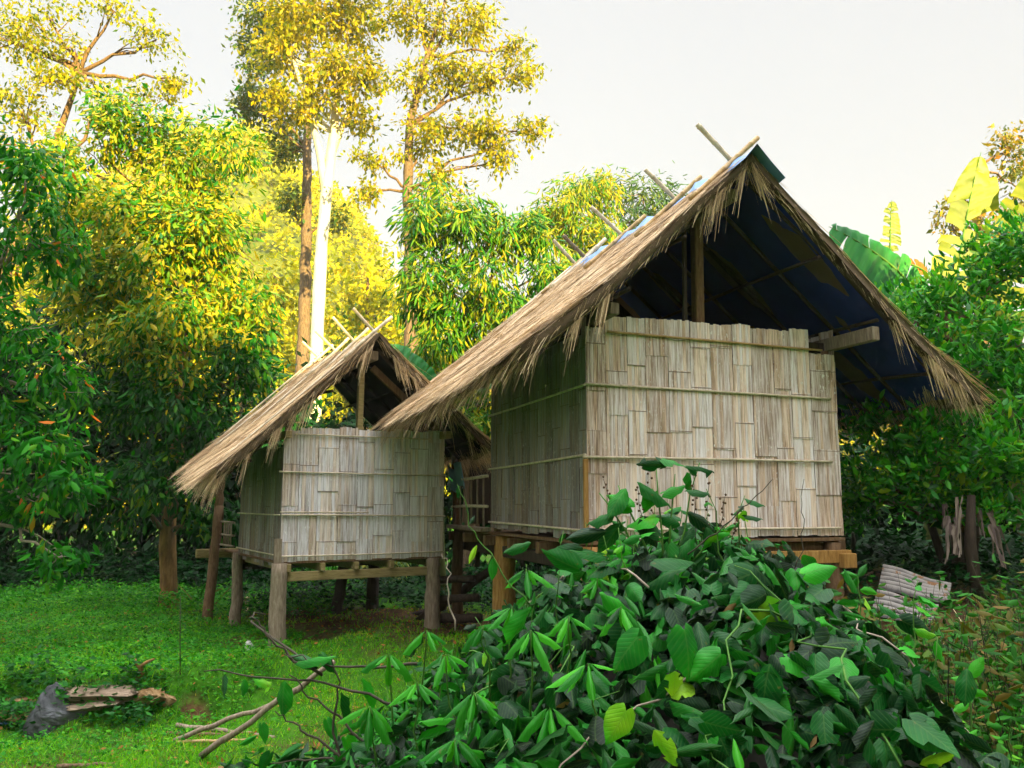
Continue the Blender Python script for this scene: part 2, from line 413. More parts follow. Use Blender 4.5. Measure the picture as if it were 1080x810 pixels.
M['hillsoil'] = solid_mat('hill_soil', [(.3, (.04, .07, .008)), (.7, (.12, .14, .015))], (1, 1, 1), .3, .95, .3, .2, 0)
def water_mat():
    m, nt, out = new_mat('stream_water')
    b = nt.nodes.new('ShaderNodeBsdfPrincipled'); b.inputs['Base Color'].default_value = (.02, .05, .10, 1)
    b.inputs['Roughness'].default_value = .06; b.inputs['IOR'].default_value = 1.33
    n = noise(nt, 9, 3, .5, mapping(nt)); nt.links.new(bump(nt, n.outputs[0], .25, .01), b.inputs['Normal'])
    nt.links.new(b.outputs[0], out.inputs['Surface']); return m
M['water'] = water_mat()

# ------------------------------------------------------------------ leaves
def nrm(a): return a/(np.linalg.norm(a, axis=-1, keepdims=True)+1e-9)

def template(kind):
    """returns verts (m,3): x across, y along, z normal ; faces (k,4 or 3)"""
    if kind == 'far':
        return np.array([(0, 0, 0), (-.5, .45, -.10), (0, 1, -.12), (.5, .45, -.10)]), np.array([(0, 2, 1), (0, 3, 2)])
    if kind == 'mid':
        V = [(0, 0, 0)]
        for y, w, z in ((.30, .42, -.01), (.66, .40, -.05)):
            V += [(-w, y, z-.10), (0, y, z), (w, y, z-.10)]
        V += [(0, 1, -.14)]
        Fc = [(0, 2, 1), (0, 3, 2), (1, 2, 5), (1, 5, 4), (2, 3, 6), (2, 6, 5), (4, 5, 7), (5, 6, 7)]
        return np.array(V), np.array(Fc)
    prof = {'heart': [(-.06, .16), (.0, .36), (.12, .47), (.28, .50), (.45, .46), (.62, .35), (.78, .21), (.90, .10), (1.0, .012)],
            'ovate': [(.0, .03), (.08, .20), (.2, .36), (.36, .46), (.52, .48), (.68, .40), (.82, .25), (.92, .12), (1.0, .012)],
            'lance': [(.0, .02), (.1, .18), (.25, .36), (.42, .48), (.58, .50), (.74, .38), (.87, .20), (.95, .09), (1.0, .01)]}[kind]
    V = []; Fc = []
    cols = (-1, -.55, 0, .55, 1)
    for i, (y, w) in enumerate(prof):
        wv = .035*math.sin(i*2.1)
        for c in cols:
            yy = y
            if kind == 'heart' and i < 2: yy = y-.05*(abs(c))*(2-i)+(.05 if c == 0 else 0)
            V.append((c*w, yy, -.17*abs(c)**1.3*w*1.6+wv*abs(c)-.22*y*y))
    for i in range(len(prof)-1):
        for k in range(4):
            a = i*5+k; Fc.append((a, a+1, a+6, a+5))
    return np.array(V), np.array(Fc)

TPL = {k: template(k) for k in ('far', 'mid', 'heart', 'ovate', 'lance')}

def drop_faces(t, idx):
    V, Fc = t
    keep = [i for i in range(len(Fc)) if i not in idx]
    return V, Fc[keep]
TPL['heart_hole'] = drop_faces(TPL['heart'], (8, 12, 19, 23, 27))
TPL['ovate_hole'] = drop_faces(TPL['ovate'], (8, 15, 19, 24))

def leaves_np(P, D, Nn, L, W, kind, rnd, curl=None):
    """P base points, D length dir, Nn approx normal, L length, W width ratio"""
    T, Fc = TPL[kind]
    D = nrm(D); X = nrm(np.cross(D, Nn)); Z = np.cross(X, D)
    n = len(P); m = len(T)
    L = np.broadcast_to(np.asarray(L, float), (n,)); W = np.broadcast_to(np.asarray(W, float), (n,))
    c = np.ones(n) if curl is None else curl
    V = (P[:, None, :]
         + (L*W)[:, None, None]*T[None, :, 0, None]*X[:, None, :]
         + L[:, None, None]*T[None, :, 1, None]*D[:, None, :]
         + (L*c)[:, None, None]*T[None, :, 2, None]*Z[:, None, :]*1.0)
    Ff = (Fc[None]+(np.arange(n)*m)[:, None, None]).reshape(-1, Fc.shape[1])
    return V.reshape(-1, 3), Ff, np.repeat(rnd, m)

def leaf_object(name, parts, mat, parent=None, smooth=False, kind=None):
    Vs, Fs, Rs = [], [], []; b = 0
    for V, Ff, R in parts:
        Vs.append(V); Fs.append(Ff+b); Rs.append(R); b += len(V)
    V_ = np.concatenate(Vs)
    luv = None
    if kind is not None:
        T = TPL[kind][0]; luv = np.tile(T*[1, 1, 0]+[0, 0, .5], (len(V_)//len(T), 1))
    me = np_mesh(name, V_, np.concatenate(Fs), np.concatenate(Rs), smooth, luv)
    return link(name, me, mat, parent, world=True)

def lobe(u, v, Y, ru, rv, rd):
    c = at(u, v, Y); k = Y/F
    return (c, np.array([ru*k, rd, rv*k]))

def sub_lobes(lobes, k=9, rr=.42, spread=.72):
    out = []
    for c, r in lobes:
        d = nrm(rng.normal(size=(k, 3))); d[:, 1] = np.where(rng.random(k) < .6, -np.abs(d[:, 1]), d[:, 1])
        for q in d:
            f = rng.uniform(.8, 1.2)
            out.append((c+q*r*spread*rng.uniform(.85, 1.12), r*rr*f*np.array([1.15, 1.1, .8])))
        out.append((c, r*.55))
    return out

def crown_points(lobes, leafL, leafW, cov, per, spread, droop, outb=1.0, inner=.45, updir=0.0, jit=.55, flat=.5, sub=0):
    if sub:
        lobes = sub_lobes(lobes, sub); cov = cov*.62
    """cluster leaves over ellipsoid lobes; returns P, D, N"""
    P, D, Nn = [], [], []
    for c, r in lobes:
        area = PI*r[0]*r[2]
        n = int(cov*area/(leafL*leafL*leafW*.55)/per)+3
        d = nrm(rng.normal(size=(n, 3)))
        d[:, 1] -= .25*(rng.random(n) < .35)*np.abs(d[:, 1])*2
        d = nrm(d)
        rad = 1-inner*rng.random(n)**1.7
        # lumpy outline
        lump = 1+.16*np.sin(d[:, 0]*7+c[0]*3)*np.sin(d[:, 2]*8+c[2]*2)+.10*np.sin(d[:, 1]*13+d[:, 2]*11)
        pc = c+d*r*(rad*lump)[:, None]
        o = nrm(d/r)
        kk = np.repeat(np.arange(n), per)
        pp = pc[kk]+rng.normal(0, spread, (len(kk), 3))
        dd = o[kk]*outb+rng.normal(0, jit, (len(kk), 3)); dd = nrm(dd)
        dd[:, 2] += -droop+updir
        nn = rng.normal(0, flat, (len(kk), 3))+np.array([0, -.15, .8])+o[kk]*.5
        P.append(pp); D.append(nrm(dd)); Nn.append(nn)
    return np.concatenate(P), np.concatenate(D), np.concatenate(Nn)

def crown(lobes, mat, parent, leafL=.16, leafW=.4, cov=2.2, per=7, spread=.12, droop=.5, kind='mid', name='crown', rs=.22, rc=.5, **kw):
    P, D, Nn = crown_points(lobes, leafL, leafW, cov, per, spread, droop, **kw)
    n = len(P)
    cl = np.repeat(rng.random(n//per+1), per)[:n]
    rnd = np.clip(rc+(cl-.5)*.5+rng.normal(0, rs, n), 0, 1)
    L = leafL*(.5+.95*rng.random(n)**1.3)
    parts = [leaves_np(P, D, Nn, L, leafW*(.85+.3*rng.random(n)), kind, rnd)]
    return leaf_object(name, parts, mat, parent)

def trunk(parent, pts, rad, mat, seg=12, name='trunk', bump_=.05):
    mb = MB()
    pts = np.array(pts, float)
    # resample
    d = np.concatenate([[0], np.cumsum(np.linalg.norm(np.diff(pts, axis=0), axis=1))])
    n = max(8, int(d[-1]/.35)); q = np.linspace(0, d[-1], n)
    P = np.stack([np.interp(q, d, pts[:, i]) for i in range(3)], 1)
    R = np.interp(q, d, rad)
    P[1:-1] += rng.normal(0, .012, (n-2, 3))*np.minimum(R[1:-1, None], .2)*(2 if mat is M['bark_white'] else 6)
    mb.tube(P, R*(1+rng.normal(0, .03, n)), seg, .5, bump=bump_)
    return mb.build(name, mat, parent, True, True)

def branches(parent, start_pts, lobes, mat, r0=.06, name='branch', twigs=3):
    for c, r in lobes:
        s = start_pts[int(rng.integers(len(start_pts)))] if len(start_pts) < 3 else min(start_pts, key=lambda p: np.linalg.norm(np.array(p)-c)+rng.random()*.5+max(0, p[2]-c[2])*2)
        mb = MB()
        pth = smooth_path(s, c, 7, .03, -.04)
        mb.tube(pth, np.linspace(r0, r0*.35, 7), 6)
        for k in range(twigs):
            d = nrm(rng.normal(size=3)); e = c+d*r*.85
            st = pth[int(rng.integers(3, 7))]
            mb.tube(smooth_path(st, e, 5, .04), np.linspace(r0*.4, r0*.08, 5), 4)
        mb.build(name, mat, parent, True, True)

def ribbons(P, D, X, L, W, drop, rnd, seg=3):
    """curved straw strips, P start, D dir, X side vector, drop world -z at the tip"""
    n = len(P); D = nrm(D); X = nrm(X)
    V = []
    for j in range(seg+1):
        t = j/seg
        c = P+D*(L*t)[:, None]; c = c.copy(); c[:, 2] -= drop*t*t
        w = W*(1-.55*t)
        V.append(c-X*w[:, None]/2); V.append(c+X*w[:, None]/2)
    V = np.stack(V, 1)
    m = 2*(seg+1)
    Fc = np.array([(2*j, 2*j+1, 2*j+3, 2*j+2) for j in range(seg)])
    Ff = (Fc[None]+(np.arange(n)*m)[:, None, None]).reshape(-1, 4)
    return V.reshape(-1, 3), Ff, np.repeat(rnd, m)

def ss(x):
    x = np.clip(x, 0, 1); return x*x*(3-2*x)
# ------------------------------------------------------------------ light settings
EXPO = 2.3
SUN_E, SUN_C = 5.0, (1.0, .72, .24)
SKY_STR = .08
OV = ((.245, .232, .20), (.200, .200, .1985), (.196, .1975, .200), (2.05, 2.07, 2.1))
OVK = .88
HAZE = .0005
# ------------------------------------------------------------------ ground
def bank_y(x): return 8.25+.22*np.sin(x*2.1)+.12*np.sin(x*5.3+1)
def gz(x, y):
    x = np.asarray(x, float); y = np.asarray(y, float)
    rise = .85*ss((x-1.6)/3.0)*ss((y-3.5)/3)
    wide = .42+2.6*ss((x+3.3)/1.1)
    low = -.40*(1-ss((y-bank_y(x)+wide*.25)/wide))
    bumps = .035*np.sin(x*1.7+y*.9)+.025*np.sin(x*3.9-y*2.7)+.012*np.sin(x*9+y*7)
    notch = -.22*np.exp(-(((x+2.98)/.26)**2+((y-8.42)/.16)**2))
    pool = -.08*np.exp(-(((x+4.9)/.7)**2+((y-7.75)/.3)**2))
    far = .6*ss((y-17)/14)*ss((x+20)/20)
    return rise+low+bumps*ss((40-y)/20)+notch+pool+far

def axis(segs):
    a = [np.arange(s, e, d) for s, e, d in segs]; return np.unique(np.round(np.concatenate(a+[[segs[-1][1]]]), 4))
xs = axis([(-400, -60, 40), (-60, -12, 3), (-12, -7, .4), (-7, 3, .09), (3, 8, .2), (8, 16, 1), (16, 60, 4), (60, 400, 40)])
ys = axis([(-300, -40, 40), (-40, 0, 4), (0, 4, .5), (4, 6, .15), (6, 9.6, .06), (9.6, 14, .12), (14, 20, .4), (20, 60, 4), (60, 400, 40)])
def grid_mesh(name, xs, ys, zf, mat, label=None):
    X, Y = np.meshgrid(xs, ys)
    Z = zf(X, Y)
    nx, ny = len(xs), len(ys)
    V = np.stack([X, Y, Z], -1).reshape(-1, 3)
    i = np.arange(nx*ny).reshape(ny, nx)
    Fc = np.stack([i[:-1, :-1], i[:-1, 1:], i[1:, 1:], i[1:, :-1]], -1).reshape(-1, 4)
    o = link(name, np_mesh(name, V, Fc, smooth=True), mat)
    return o
def gz_n(X, Y):
    near = (np.abs(X) < 8) & (Y > 4) & (Y < 14)
    return gz(X, Y)+near*rng.normal(0, .006, X.shape)
o = grid_mesh('ground', xs, ys, gz_n, M['ground']); props(o, 'grassy earth clearing with a low bank on the left', 'ground', kind='structure')

# hill on the horizon behind the trees, and an unseen ridge behind the camera, added to shade the huts
def hill_z(X, Y):
    t = X/Y
    prof = 37*np.exp(-((t+.33)/.22)**2)+26*np.exp(-((t+.75)/.35)**2)+14*np.exp(-((t-.35)/.6)**2)
    prof = prof*(1+.05*np.sin(X*.23)+.035*np.sin(X*.61+1)+.02*np.sin(X*1.3))
    return prof*ss((Y-48)/55)-2+1.2*np.sin(X*.35+Y*.2)*ss((Y-50)/20)
o = grid_mesh('hill', np.linspace(-150, 110, 110), np.linspace(46, 150, 50), hill_z, M['hillsoil'])
props(o, 'sunlit wooded hill rising behind the tall trees', 'hill', kind='structure')
SAZ = math.atan2(.5, -.87); SEL = math.radians(13)
S2 = np.array([.5, -.87])/np.linalg.norm([.5, -.87]); P2 = np.array([.87, .5])/np.linalg.norm([.87, .5])
def ridge_prof(p):  # crest shaped so the huts stay shaded and chosen treetops catch sun
    H0 = 7.7-1.5*np.exp(-((p-3.9)/1.3)**2)-1.9*ss((p-9.3)/1.0)+1.9*ss((2.3-p)/1.8)
    H0 = H0+.25*np.sin(p*2.3)+.18*np.sin(p*4.9+1)+.10*np.sin(p*11)
    return H0
a_ = np.linspace(34, 90, 29); p_ = np.unique(np.concatenate([np.linspace(-90, -15, 26), np.linspace(-15, 25, 201), np.linspace(25, 90, 23)]))
A_, Pp_ = np.meshgrid(a_, p_)
Z_ = (ridge_prof(Pp_)+.231*45)*np.sin(np.clip((A_-34)/22, 0, 1)*PI)**.8
Z_ = np.where(A_ > 45, np.maximum(Z_, (ridge_prof(Pp_)+.231*45)*(1-(A_-45)/60)), Z_)-.1*(A_ < 35)
XY = A_[..., None]*S2+Pp_[..., None]*P2
V = np.concatenate([XY, Z_[..., None]], -1).reshape(-1, 3)
i = np.arange(V.shape[0]).reshape(A_.shape)
Fc = np.stack([i[:-1, :-1], i[:-1, 1:], i[1:, 1:], i[1:, :-1]], -1).reshape(-1, 4)
o = link('hill', np_mesh('hill', V, Fc, smooth=True), M['hillsoil'])
props(o, 'unseen ridge behind the camera, added to keep low sun off the huts', 'hill', kind='structure')

# ------------------------------------------------------------------ bamboo wall panel
def woven_wall(parent, name, mat, w, z0, z1, frame, strip=.235, slats=6, seed=1, top=None, bottom_ragged=.02):
    """frame(u, out, z) -> local point ; panel of broad strips, each of narrow slats, woven over and under"""
    r = random.Random(seed); mb = MB()
    x = 0.0; col = 0
    while x < w-.02:
        sw = min(strip*r.uniform(.8, 1.15), w-x)
        if w-x-sw < .07: sw = w-x
        zt = z1+(r.uniform(-.035, .02)) if top is None else top(x+sw/2)+r.uniform(-.03, .02)
        zb = z0-r.uniform(0, bottom_ragged)
        z = zb; k = 0
        per = r.uniform(.36, .6)
        first = r.uniform(.15, per)
        sgn = 1 if col % 2 else -1
        tone = (col*.381+r.uniform(0, .2)) % 1.0
        while z < zt-.01:
            h = first if k == 0 else per*r.uniform(.9, 1.12)
            ze = min(z+h, zt)
            if zt-ze < .08: ze = zt
            sgn = -sgn
            ns = max(1, int(round(slats*sw/strip)))
            cw = [r.uniform(.7, 1.3) for _ in range(ns)]; s_ = sum(cw); xx = x
            for j in range(ns):
                ww = sw*cw[j]/s_
                g = .0008 if r.random() < .86 else .0045
                o1 = .0034*sgn+r.uniform(-.0008, .0008); o2 = o1-.005*(1 if sgn > 0 else -.3)
                th = .006
                ja, jb = r.uniform(-.004, .004), r.uniform(-.008, .008) if ze == zt else r.uniform(-.003, .003)
                u0, u1 = xx+(g/2 if j else .0028), xx+ww-(g/2 if j < ns-1 else .0028)
                um = (u0+u1)/2; bow = .0015
                zlo = z-.012+ja; zhi = ze+.010+jb
                lo = o1 if sgn > 0 else o2; hi = o1
                # slightly bowed strip: 3 columns, 2 rows, front face + sides
                pts = [(u0, lo, zlo), (um, lo+bow, zlo), (u1, lo, zlo), (u1, hi, zhi), (um, hi+bow, zhi), (u0, hi, zhi),
                       (u0, lo-th, zlo), (u1, lo-th, zlo), (u1, hi-th, zhi), (u0, hi-th, zhi)]
                fs = [(0, 1, 4, 5), (1, 2, 3, 4), (2, 7, 8, 3), (6, 0, 5, 9), (7, 6, 9, 8), (0, 6, 7, 2, 1), (5, 4, 3, 8, 9)]
                mb.add([frame(*p) for p in pts], fs, (tone*.85+r.random()*.15))
                xx += ww
            if k > 0 and r.random() < .8:
                pr = .0062
                hh = r.uniform(.004, .009); zz = z+r.uniform(-.012, .0)
                mb.add([frame(*p) for p in [(x+.004, pr, zz), (x+sw-.004, pr, zz+r.uniform(-.004, .004)), (x+sw-.004, pr, zz+hh), (x+.004, pr, zz+hh),
                        (x+.004, pr-.007, zz), (x+sw-.004, pr-.007, zz), (x+sw-.004, pr-.007, zz+hh), (x+.004, pr-.007, zz+hh)]],
                       [(0, 1, 2, 3), (4, 0, 3, 7), (1, 5, 6, 2), (3, 2, 6, 7), (4, 5, 1, 0)], 2.0)
            z = ze; k += 1
        x += sw; col += 1
    o = mb.build(name, mat, parent)
    return o

def batten(parent, frame, u0, u1, z, dz=0, r=.0135, out=.026, mat=None, name='batten', seed=0):
    mb = MB()
    bamboo(mb, frame(u0, out, z), frame(u1, out, z+dz), r, 8, .5, .27, .0015)
    mb.build(name, mat or M['bamboo_pale'], parent, True)

# ------------------------------------------------------------------ thatched roof
def thatch_roof(parent, cx, wl, wr, apex, zl, zr, s0, s1, eave_t=.09, n_left=9000, n_right=4000, lin=True, seed=3, fringe_l=1800, fringe_r=1500, rake=900, sag=.05):
    rg = np.random.default_rng(seed)
    roof = empty('roof', (0, 0, 0)); roof.parent = parent
    def surf(side, s, t):
        f = (s-s0)/(s1-s0)
        w = (wl(f) if side < 0 else wr(f)); zz = (zl if side < 0 else zr)
        w0 = wl(1.0) if side < 0 else wr(1.0)
        slope = (apex-zz)/w0
        x = cx+side*w*t
        z = apex-slope*w*t-sag*np.sin(PI*t)+.018*np.sin(s*5+t*3)+.015*np.sin(s*11+t*9)-.05*np.sin(PI*f)
        return np.stack([x, s+0*t, z], -1)
    for side in (-1, 1):
        ns, nt = 36, 22
        S, T = np.meshgrid(np.linspace(s0, s1, ns), np.linspace(0, 1, nt))
        top = surf(side, S, T)
        slope = 1.0
        th = .05+eave_t*T*.8
        bot = top.copy(); bot[..., 2] -= th+.02
        top[..., 2] += rg.normal(0, .006, S.shape)
        V = np.concatenate([top.reshape(-1, 3), bot.reshape(-1, 3)])
        i = np.arange(ns*nt).reshape(nt, ns); q = np.stack([i[:-1, :-1], i[:-1, 1:], i[1:, 1:], i[1:, :-1]], -1).reshape(-1, 4)
        qb = q[:, ::-1]+ns*nt
        def edge(ids): return np.stack([ids[:-1], ids[1:], ids[1:]+ns*nt, ids[:-1]+ns*nt], -1)
        E = np.concatenate([edge(i[:, 0]), edge(i[:, -1]), edge(i[-1, :]), edge(i[0, :])])
        if side > 0: q = q[:, ::-1]; qb = qb[:, ::-1]
        th_o = link('thatch_slope', np_mesh('thatch_slope', V, np.concatenate([q, qb, E]), smooth=False), M['thatch'], roof)
        # straw lying on the slope
        n = n_left if side < 0 else n_right
        t = rg.random(n)**.9*.98; s = s0+(s1-s0)*rg.random(n)
        p = surf(side, s, t); p2 = surf(side, s, np.minimum(t+.08, 1.08))
        d = nrm(p2-p); d[:, 1] += rg.normal(0, .13, n); d[:, 2] += rg.normal(.02, .03, n)
        nn = nrm(np.cross(d, np.array([0, 1., 0])))*side; nn[:, 2] = np.abs(nn[:, 2])
        cr_ = (t*7.5+.12*np.sin(s*6)+.2) % 1.0
        p = p+np.array([0, 0, 1.])*(.004+.018*rg.random(n)+.030*cr_)[:, None]
        X = np.cross(d, nn)+rg.normal(0, .25, (n, 3))
        L = rg.uniform(.22, .6, n); W = rg.uniform(.005, .012, n)
        rn = np.clip(.42+.22*cr_+.14*np.sin(s*2.1+t*5)*np.sin(s*5.7-t*3)+rg.normal(0, .25, n), 0, 1)
        parts = [ribbons(p, d, X, L, W, rg.uniform(-.01, .03, n), rn, 2)]
        leaf_object_local('straw', parts, M['straw'], th_o)
        # eave fringe, in uneven tufts
        n = fringe_l if side < 0 else fringe_r
        s = s0+(s1-s0)*rg.random(n); t = rg.uniform(.86, 1.0, n)
        tuft = .55+.45*np.sin(s*9+1.3*np.sin(s*4.1))*np.sin(s*23+.7)
        p = surf(side, s, t); p[:, 2] += rg.uniform(-.10, .015, n)
        d = nrm(surf(side, s, t+.05)-p*1.0+np.array([0, 0, 0])) if False else nrm(surf(side, s, t+.05)-surf(side, s, t))
        d[:, 1] += rg.normal(0, .16, n); d[:, 2] -= rg.uniform(.0, .9, n)
        X = nrm(np.stack([rg.normal(0, .4, n), np.ones(n), rg.normal(0, .3, n)], 1))
        L = rg.uniform(.14, .30, n)*(.55+.9*np.clip(tuft, 0, 1.2)); W = rg.uniform(.004, .010, n)
        parts = [ribbons(p, d, X, L, W, L*rg.uniform(.0, .5, n), np.clip(rg.normal(.58, .27, n), 0, 1), 3)]
        leaf_object_local('eave_fringe', parts, M['straw'], roof)
        # rake fringe at both gables
        for sg, ny, cnt in ((s0, -1, rake), (s1, 1, rake//2)):
            n = cnt
            t = rg.random(n)
            # tufts at irregular places
            k = n//3; cen = rg.random(9); t[:k] = np.clip(cen[rg.integers(0, 9, k)]+rg.normal(0, .012, k), 0, .99)
            p = surf(side, np.full(n, sg), t); p[:, 2] += rg.uniform(-.11, .02, n); p[:, 1] += -ny*rg.uniform(0, .10, n)
            d = nrm(surf(side, np.full(n, sg), t+.05)-surf(side, np.full(n, sg), t))
            d[:, 1] += ny*np.abs(rg.normal(.12, .15, n)); d[:, 2] -= rg.uniform(.0, .55, n)
            lng = np.ones(n); lng[:k] = rg.uniform(1.3, 3.0, k); d[:k, 2] -= rg.uniform(.5, 2.2, k)
            X = nrm(rg.normal(0, 1, (n, 3)))
            L = rg.uniform(.06, .18, n)*lng; W = rg.uniform(.004, .010, n)
            parts = [ribbons(p, d, X, L, W, L*rg.uniform(.0, .3, n), np.clip(rg.normal(.62, .27, n), 0, 1), 3)]
            leaf_object_local('gable_fringe', parts, M['straw'], roof)
        # lining sheet below the thatch
        S, T = np.meshgrid(np.linspace(s0+.1, s1-.1, 12), np.linspace(.01, .95, 10))
        b = surf(side, S, T); b[..., 2] -= .05+eave_t*T*.8+.035+.008*np.sin(S*9)
        i = np.arange(120).reshape(10, 12); q = np.stack([i[:-1, :-1], i[:-1, 1:], i[1:, 1:], i[1:, :-1]], -1).reshape(-1, 4)
        V = b.reshape(-1, 3)
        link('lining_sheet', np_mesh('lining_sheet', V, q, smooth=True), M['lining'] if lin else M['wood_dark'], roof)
        # rafters and purlins under it
        for s in np.arange(s0+.18, s1-.1, .62):
            mb = MB(); a = surf(side, np.array(s), np.array(.02)); b = surf(side, np.array(s), np.array(.93))
            a[2] -= .15; b[2] -= .20; bamboo(mb, a, b, .025, 7)
            mb.build('rafter', M['wood_dark'], roof, True)
        for t_ in (.3, .55, .8):
            mb = MB(); a = surf(side, np.array(s0+.08), np.array(t_)); b = surf(side, np.array(s1-.08), np.array(t_))
            a[2] -= .225; b[2] -= .225; bamboo(mb, a, b, .02, 7)
            mb.build('purlin', M['wood_dark'], roof, True)
    return roof, surf

def leaf_object_local(name, parts, mat, parent):
    Vs, Fs, Rs = [], [], []; b = 0
    for V, Ff, R in parts:
        Vs.append(V); Fs.append(Ff+b); Rs.append(R); b += len(V)
    return link(name, np_mesh(name, np.concatenate(Vs), np.concatenate(Fs), np.concatenate(Rs)), mat, parent)

def ridge_poles(roof, surf, s, mat_pair, down=(.75, .85), up=.34,  r=.024, lift=.05):
    for side, mt, dn in ((-1, mat_pair[0], down[0]), (1, mat_pair[1], down[1])):
        a = surf(side, np.array(s+.05*side), np.array(0.0)); b = surf(side, np.array(s+.05*side), np.array(.5))
        d = nrm(b-a); a = a+np.array([0, 0, lift]); b = b+np.array([0, 0, lift+.03])
        mb = MB(); bamboo(mb, a-d*up*random.uniform(.85, 1.15)*(.78 if side < 0 else 1.05), a+d*dn, r, 8, .5, .22)
        mb.build('ridge_pole', mt, roof, True)

def post(parent, x, y, z0, z1, r, mat, lean=(0, 0), name='post'):
    mb = MB(); n = 9
    pts = [(x+lean[0]*(1-k/(n-1)), y+lean[1]*(1-k/(n-1)), z0+(z1-z0)*k/(n-1)) for k in range(n)]
    pts = np.array(pts); pts[1:-1, :2] += rng.normal(0, .006, (n-2, 2))
    rad = [r*(1.12-.16*k/(n-1)+rng.normal(0, .02)) for k in range(n)]
    mb.tube(pts, rad, 12, .5, bump=.035)
    return mb.build(name, mat, parent, True)

# ================================================================== the large hut
H1 = empty('bamboo_hut', (.70, 8.0, 0), math.radians(19.4), 'large thatched bamboo hut on stilts with an open gable and blue ridge sheet', 'hut')
W1, D1 = 2.90, 2.90
ZB, ZT = 1.335, 3.36
front = lambda u, o, z: (u, -o, z)
left = lambda u, o, z: (-o, D1-u, z)          # u runs from the back to the front corner
right = lambda u, o, z: (W1+o, u, z)
back = lambda u, o, z: (u, D1+o, z)
ftop = lambda x: 3.33 if x < .32 else (3.43 if x < 2.68 else 3.20)
woven_wall(H1, 'front_wall', M['wall'], W1, ZB, ZT, front, seed=4, top=ftop)
woven_wall(H1, 'side_wall', M['wall_side_shade'], D1, ZB+.03, 3.47, left, seed=9, bottom_ragged=.07)
woven_wall(H1, 'side_wall', M['wall'], D1, ZB, 3.47, right, seed=12)
woven_wall(H1, 'back_wall', M['wall'], W1, ZB, 3.50, back, seed=15)
for z, a, b, dz, mt in ((3.275, .22, 2.72, -.035, 'bamboo_gold'), (2.76, -.02, 2.80, -.03, 'bamboo_pale'), (2.07, -.05, 2.78, .0, 'bamboo_pale'), (1.40, -.02, 2.85, -.01, 'bamboo_pale')):
    batten(H1, front, a, b, z, dz, mat=M[mt])
for z, dz in ((2.73, .02), (2.06, .03), (1.41, -.02)):
    batten(H1, left, .0, D1+.03, z, dz, mat=M['bamboo_pale'])
# inner corner posts, floor
for x, y in ((.07, .07), (W1-.07, .07), (.07, D1-.07), (W1-.07, D1-.07)):
    post(H1, x, y, 1.1, 3.25, .045, M['wood_brown'], name='wall_post')
mb = MB(); mb.beam((-.03, -.035, 1.30), (-.03, -.035, 2.05), .045, .03); mb.build('corner_strip', M['wood_orange'], H1)
mb = MB(); mb.box((W1/2, D1/2+.8, 1.275), (W1+.02, D1+1.62, .035)); mb.build('floor', M['wood_brown'], H1)
for y in (.16, 1.0, 1.9, 2.8, 3.7, 4.4):
    mb = MB(); mb.beam((-.12, y, 1.19), (W1+.12, y, 1.19), .09, .12); mb.build('joist', M['wood_brown'], H1)
mb = MB(); mb.beam((-.2, .0, 1.10), (W1+.06, .0, 1.10), .07, .13); mb.build('floor_beam', M['wood_orange'], H1)
mb = MB(); mb.box((W1-.02, -.06, 1.06), (.16, .10, .15)); mb.build('beam_end', M['wood_orange'], H1)
mb = MB(); mb.beam((.12, -.1, 1.06), (.12, 4.6, 1.06), .09, .13); mb.build('floor_beam', M['wood_dark'], H1)
def gl(par, x, y):
    w = parent_world(par) @ Vector((x, y, 0)); return float(gz(w.x, w.y))
for x, y, r, mt in ((.08, .06, .10, 'wood_orange'), (.14, 2.78, .135, 'wood_orange'), (W1-.10, .06, .085, 'wood_brown'), (W1-.1, 2.7, .10, 'wood_dark'), (1.45, .4, .09, 'wood_dark'), (.0, 4.4, .075, 'wood_brown'), (1.5, 2.8, .1, 'wood_dark')):
    post(H1, x, y, gl(H1, x, y)-.1, 1.24, r, M[mt], name='stilt')
mb = MB(); mb.add([(.0, D1-.02, 3.45), (W1, D1-.02, 3.45), (1.45, D1-.02, 4.62), (.0, D1+.01, 3.45), (W1, D1+.01, 3.45), (1.45, D1+.01, 4.62)], [(0, 1, 2), (5, 4, 3), (0, 3, 4, 1), (1, 4, 5, 2), (2, 5, 3, 0)])
mb.build('gable_panel', M['wood_dark'], H1)
# gable timbers
mb = MB(); mb.beam((1.27, .05, 3.2), (1.29, .05, 4.65), .10, .10); mb.build('king_post', M['wood_brown'], H1)
mb = MB(); mb.beam((1.12, .06, 3.2), (1.15, .06, 4.6), .04, .04); mb.build('gable_stud', M['wood_dark'], H1)
mb = MB(); mb.beam((1.42, -.42, 4.66), (1.42, 3.6, 4.66), .12, .12); mb.build('ridge_beam', M['wood_grey'], H1)
mb = MB(); mb.beam((W1-.0, -.62, 3.325), (W1-.02, 3.6, 3.325), .09, .14); mb.build('wall_plate', M['wood_grey'], H1)
mb = MB(); mb.beam((.09, -.46, 3.40), (.09, 3.6, 3.36), .09, .11); mb.build('wall_plate', M['wood_grey'], H1)
mb = MB(); mb.beam((.0, .14, 3.3), (W1, .14, 3.3), .08, .10); mb.build('tie_beam', M['wood_dark'], H1)
R1, S1 = thatch_roof(H1, 1.45, lambda f: 2.36+.22*f, lambda f: 2.66+0*f, 4.97, 2.76, 2.78, -.71, 3.80, n_left=30000, n_right=7000, fringe_l=3000, fringe_r=2600, rake=1050)
for s in (-.42, .70, 2.02, 3.45):
    ridge_poles(R1, S1, s, (M['bamboo_gold'], M['bamboo_pale']), up=.46, r=.026, lift=.075)
ridge_poles(R1, S1, 3.12, (M['bamboo_pale'], M['wood_grey']), up=.42, r=.029, lift=.07)
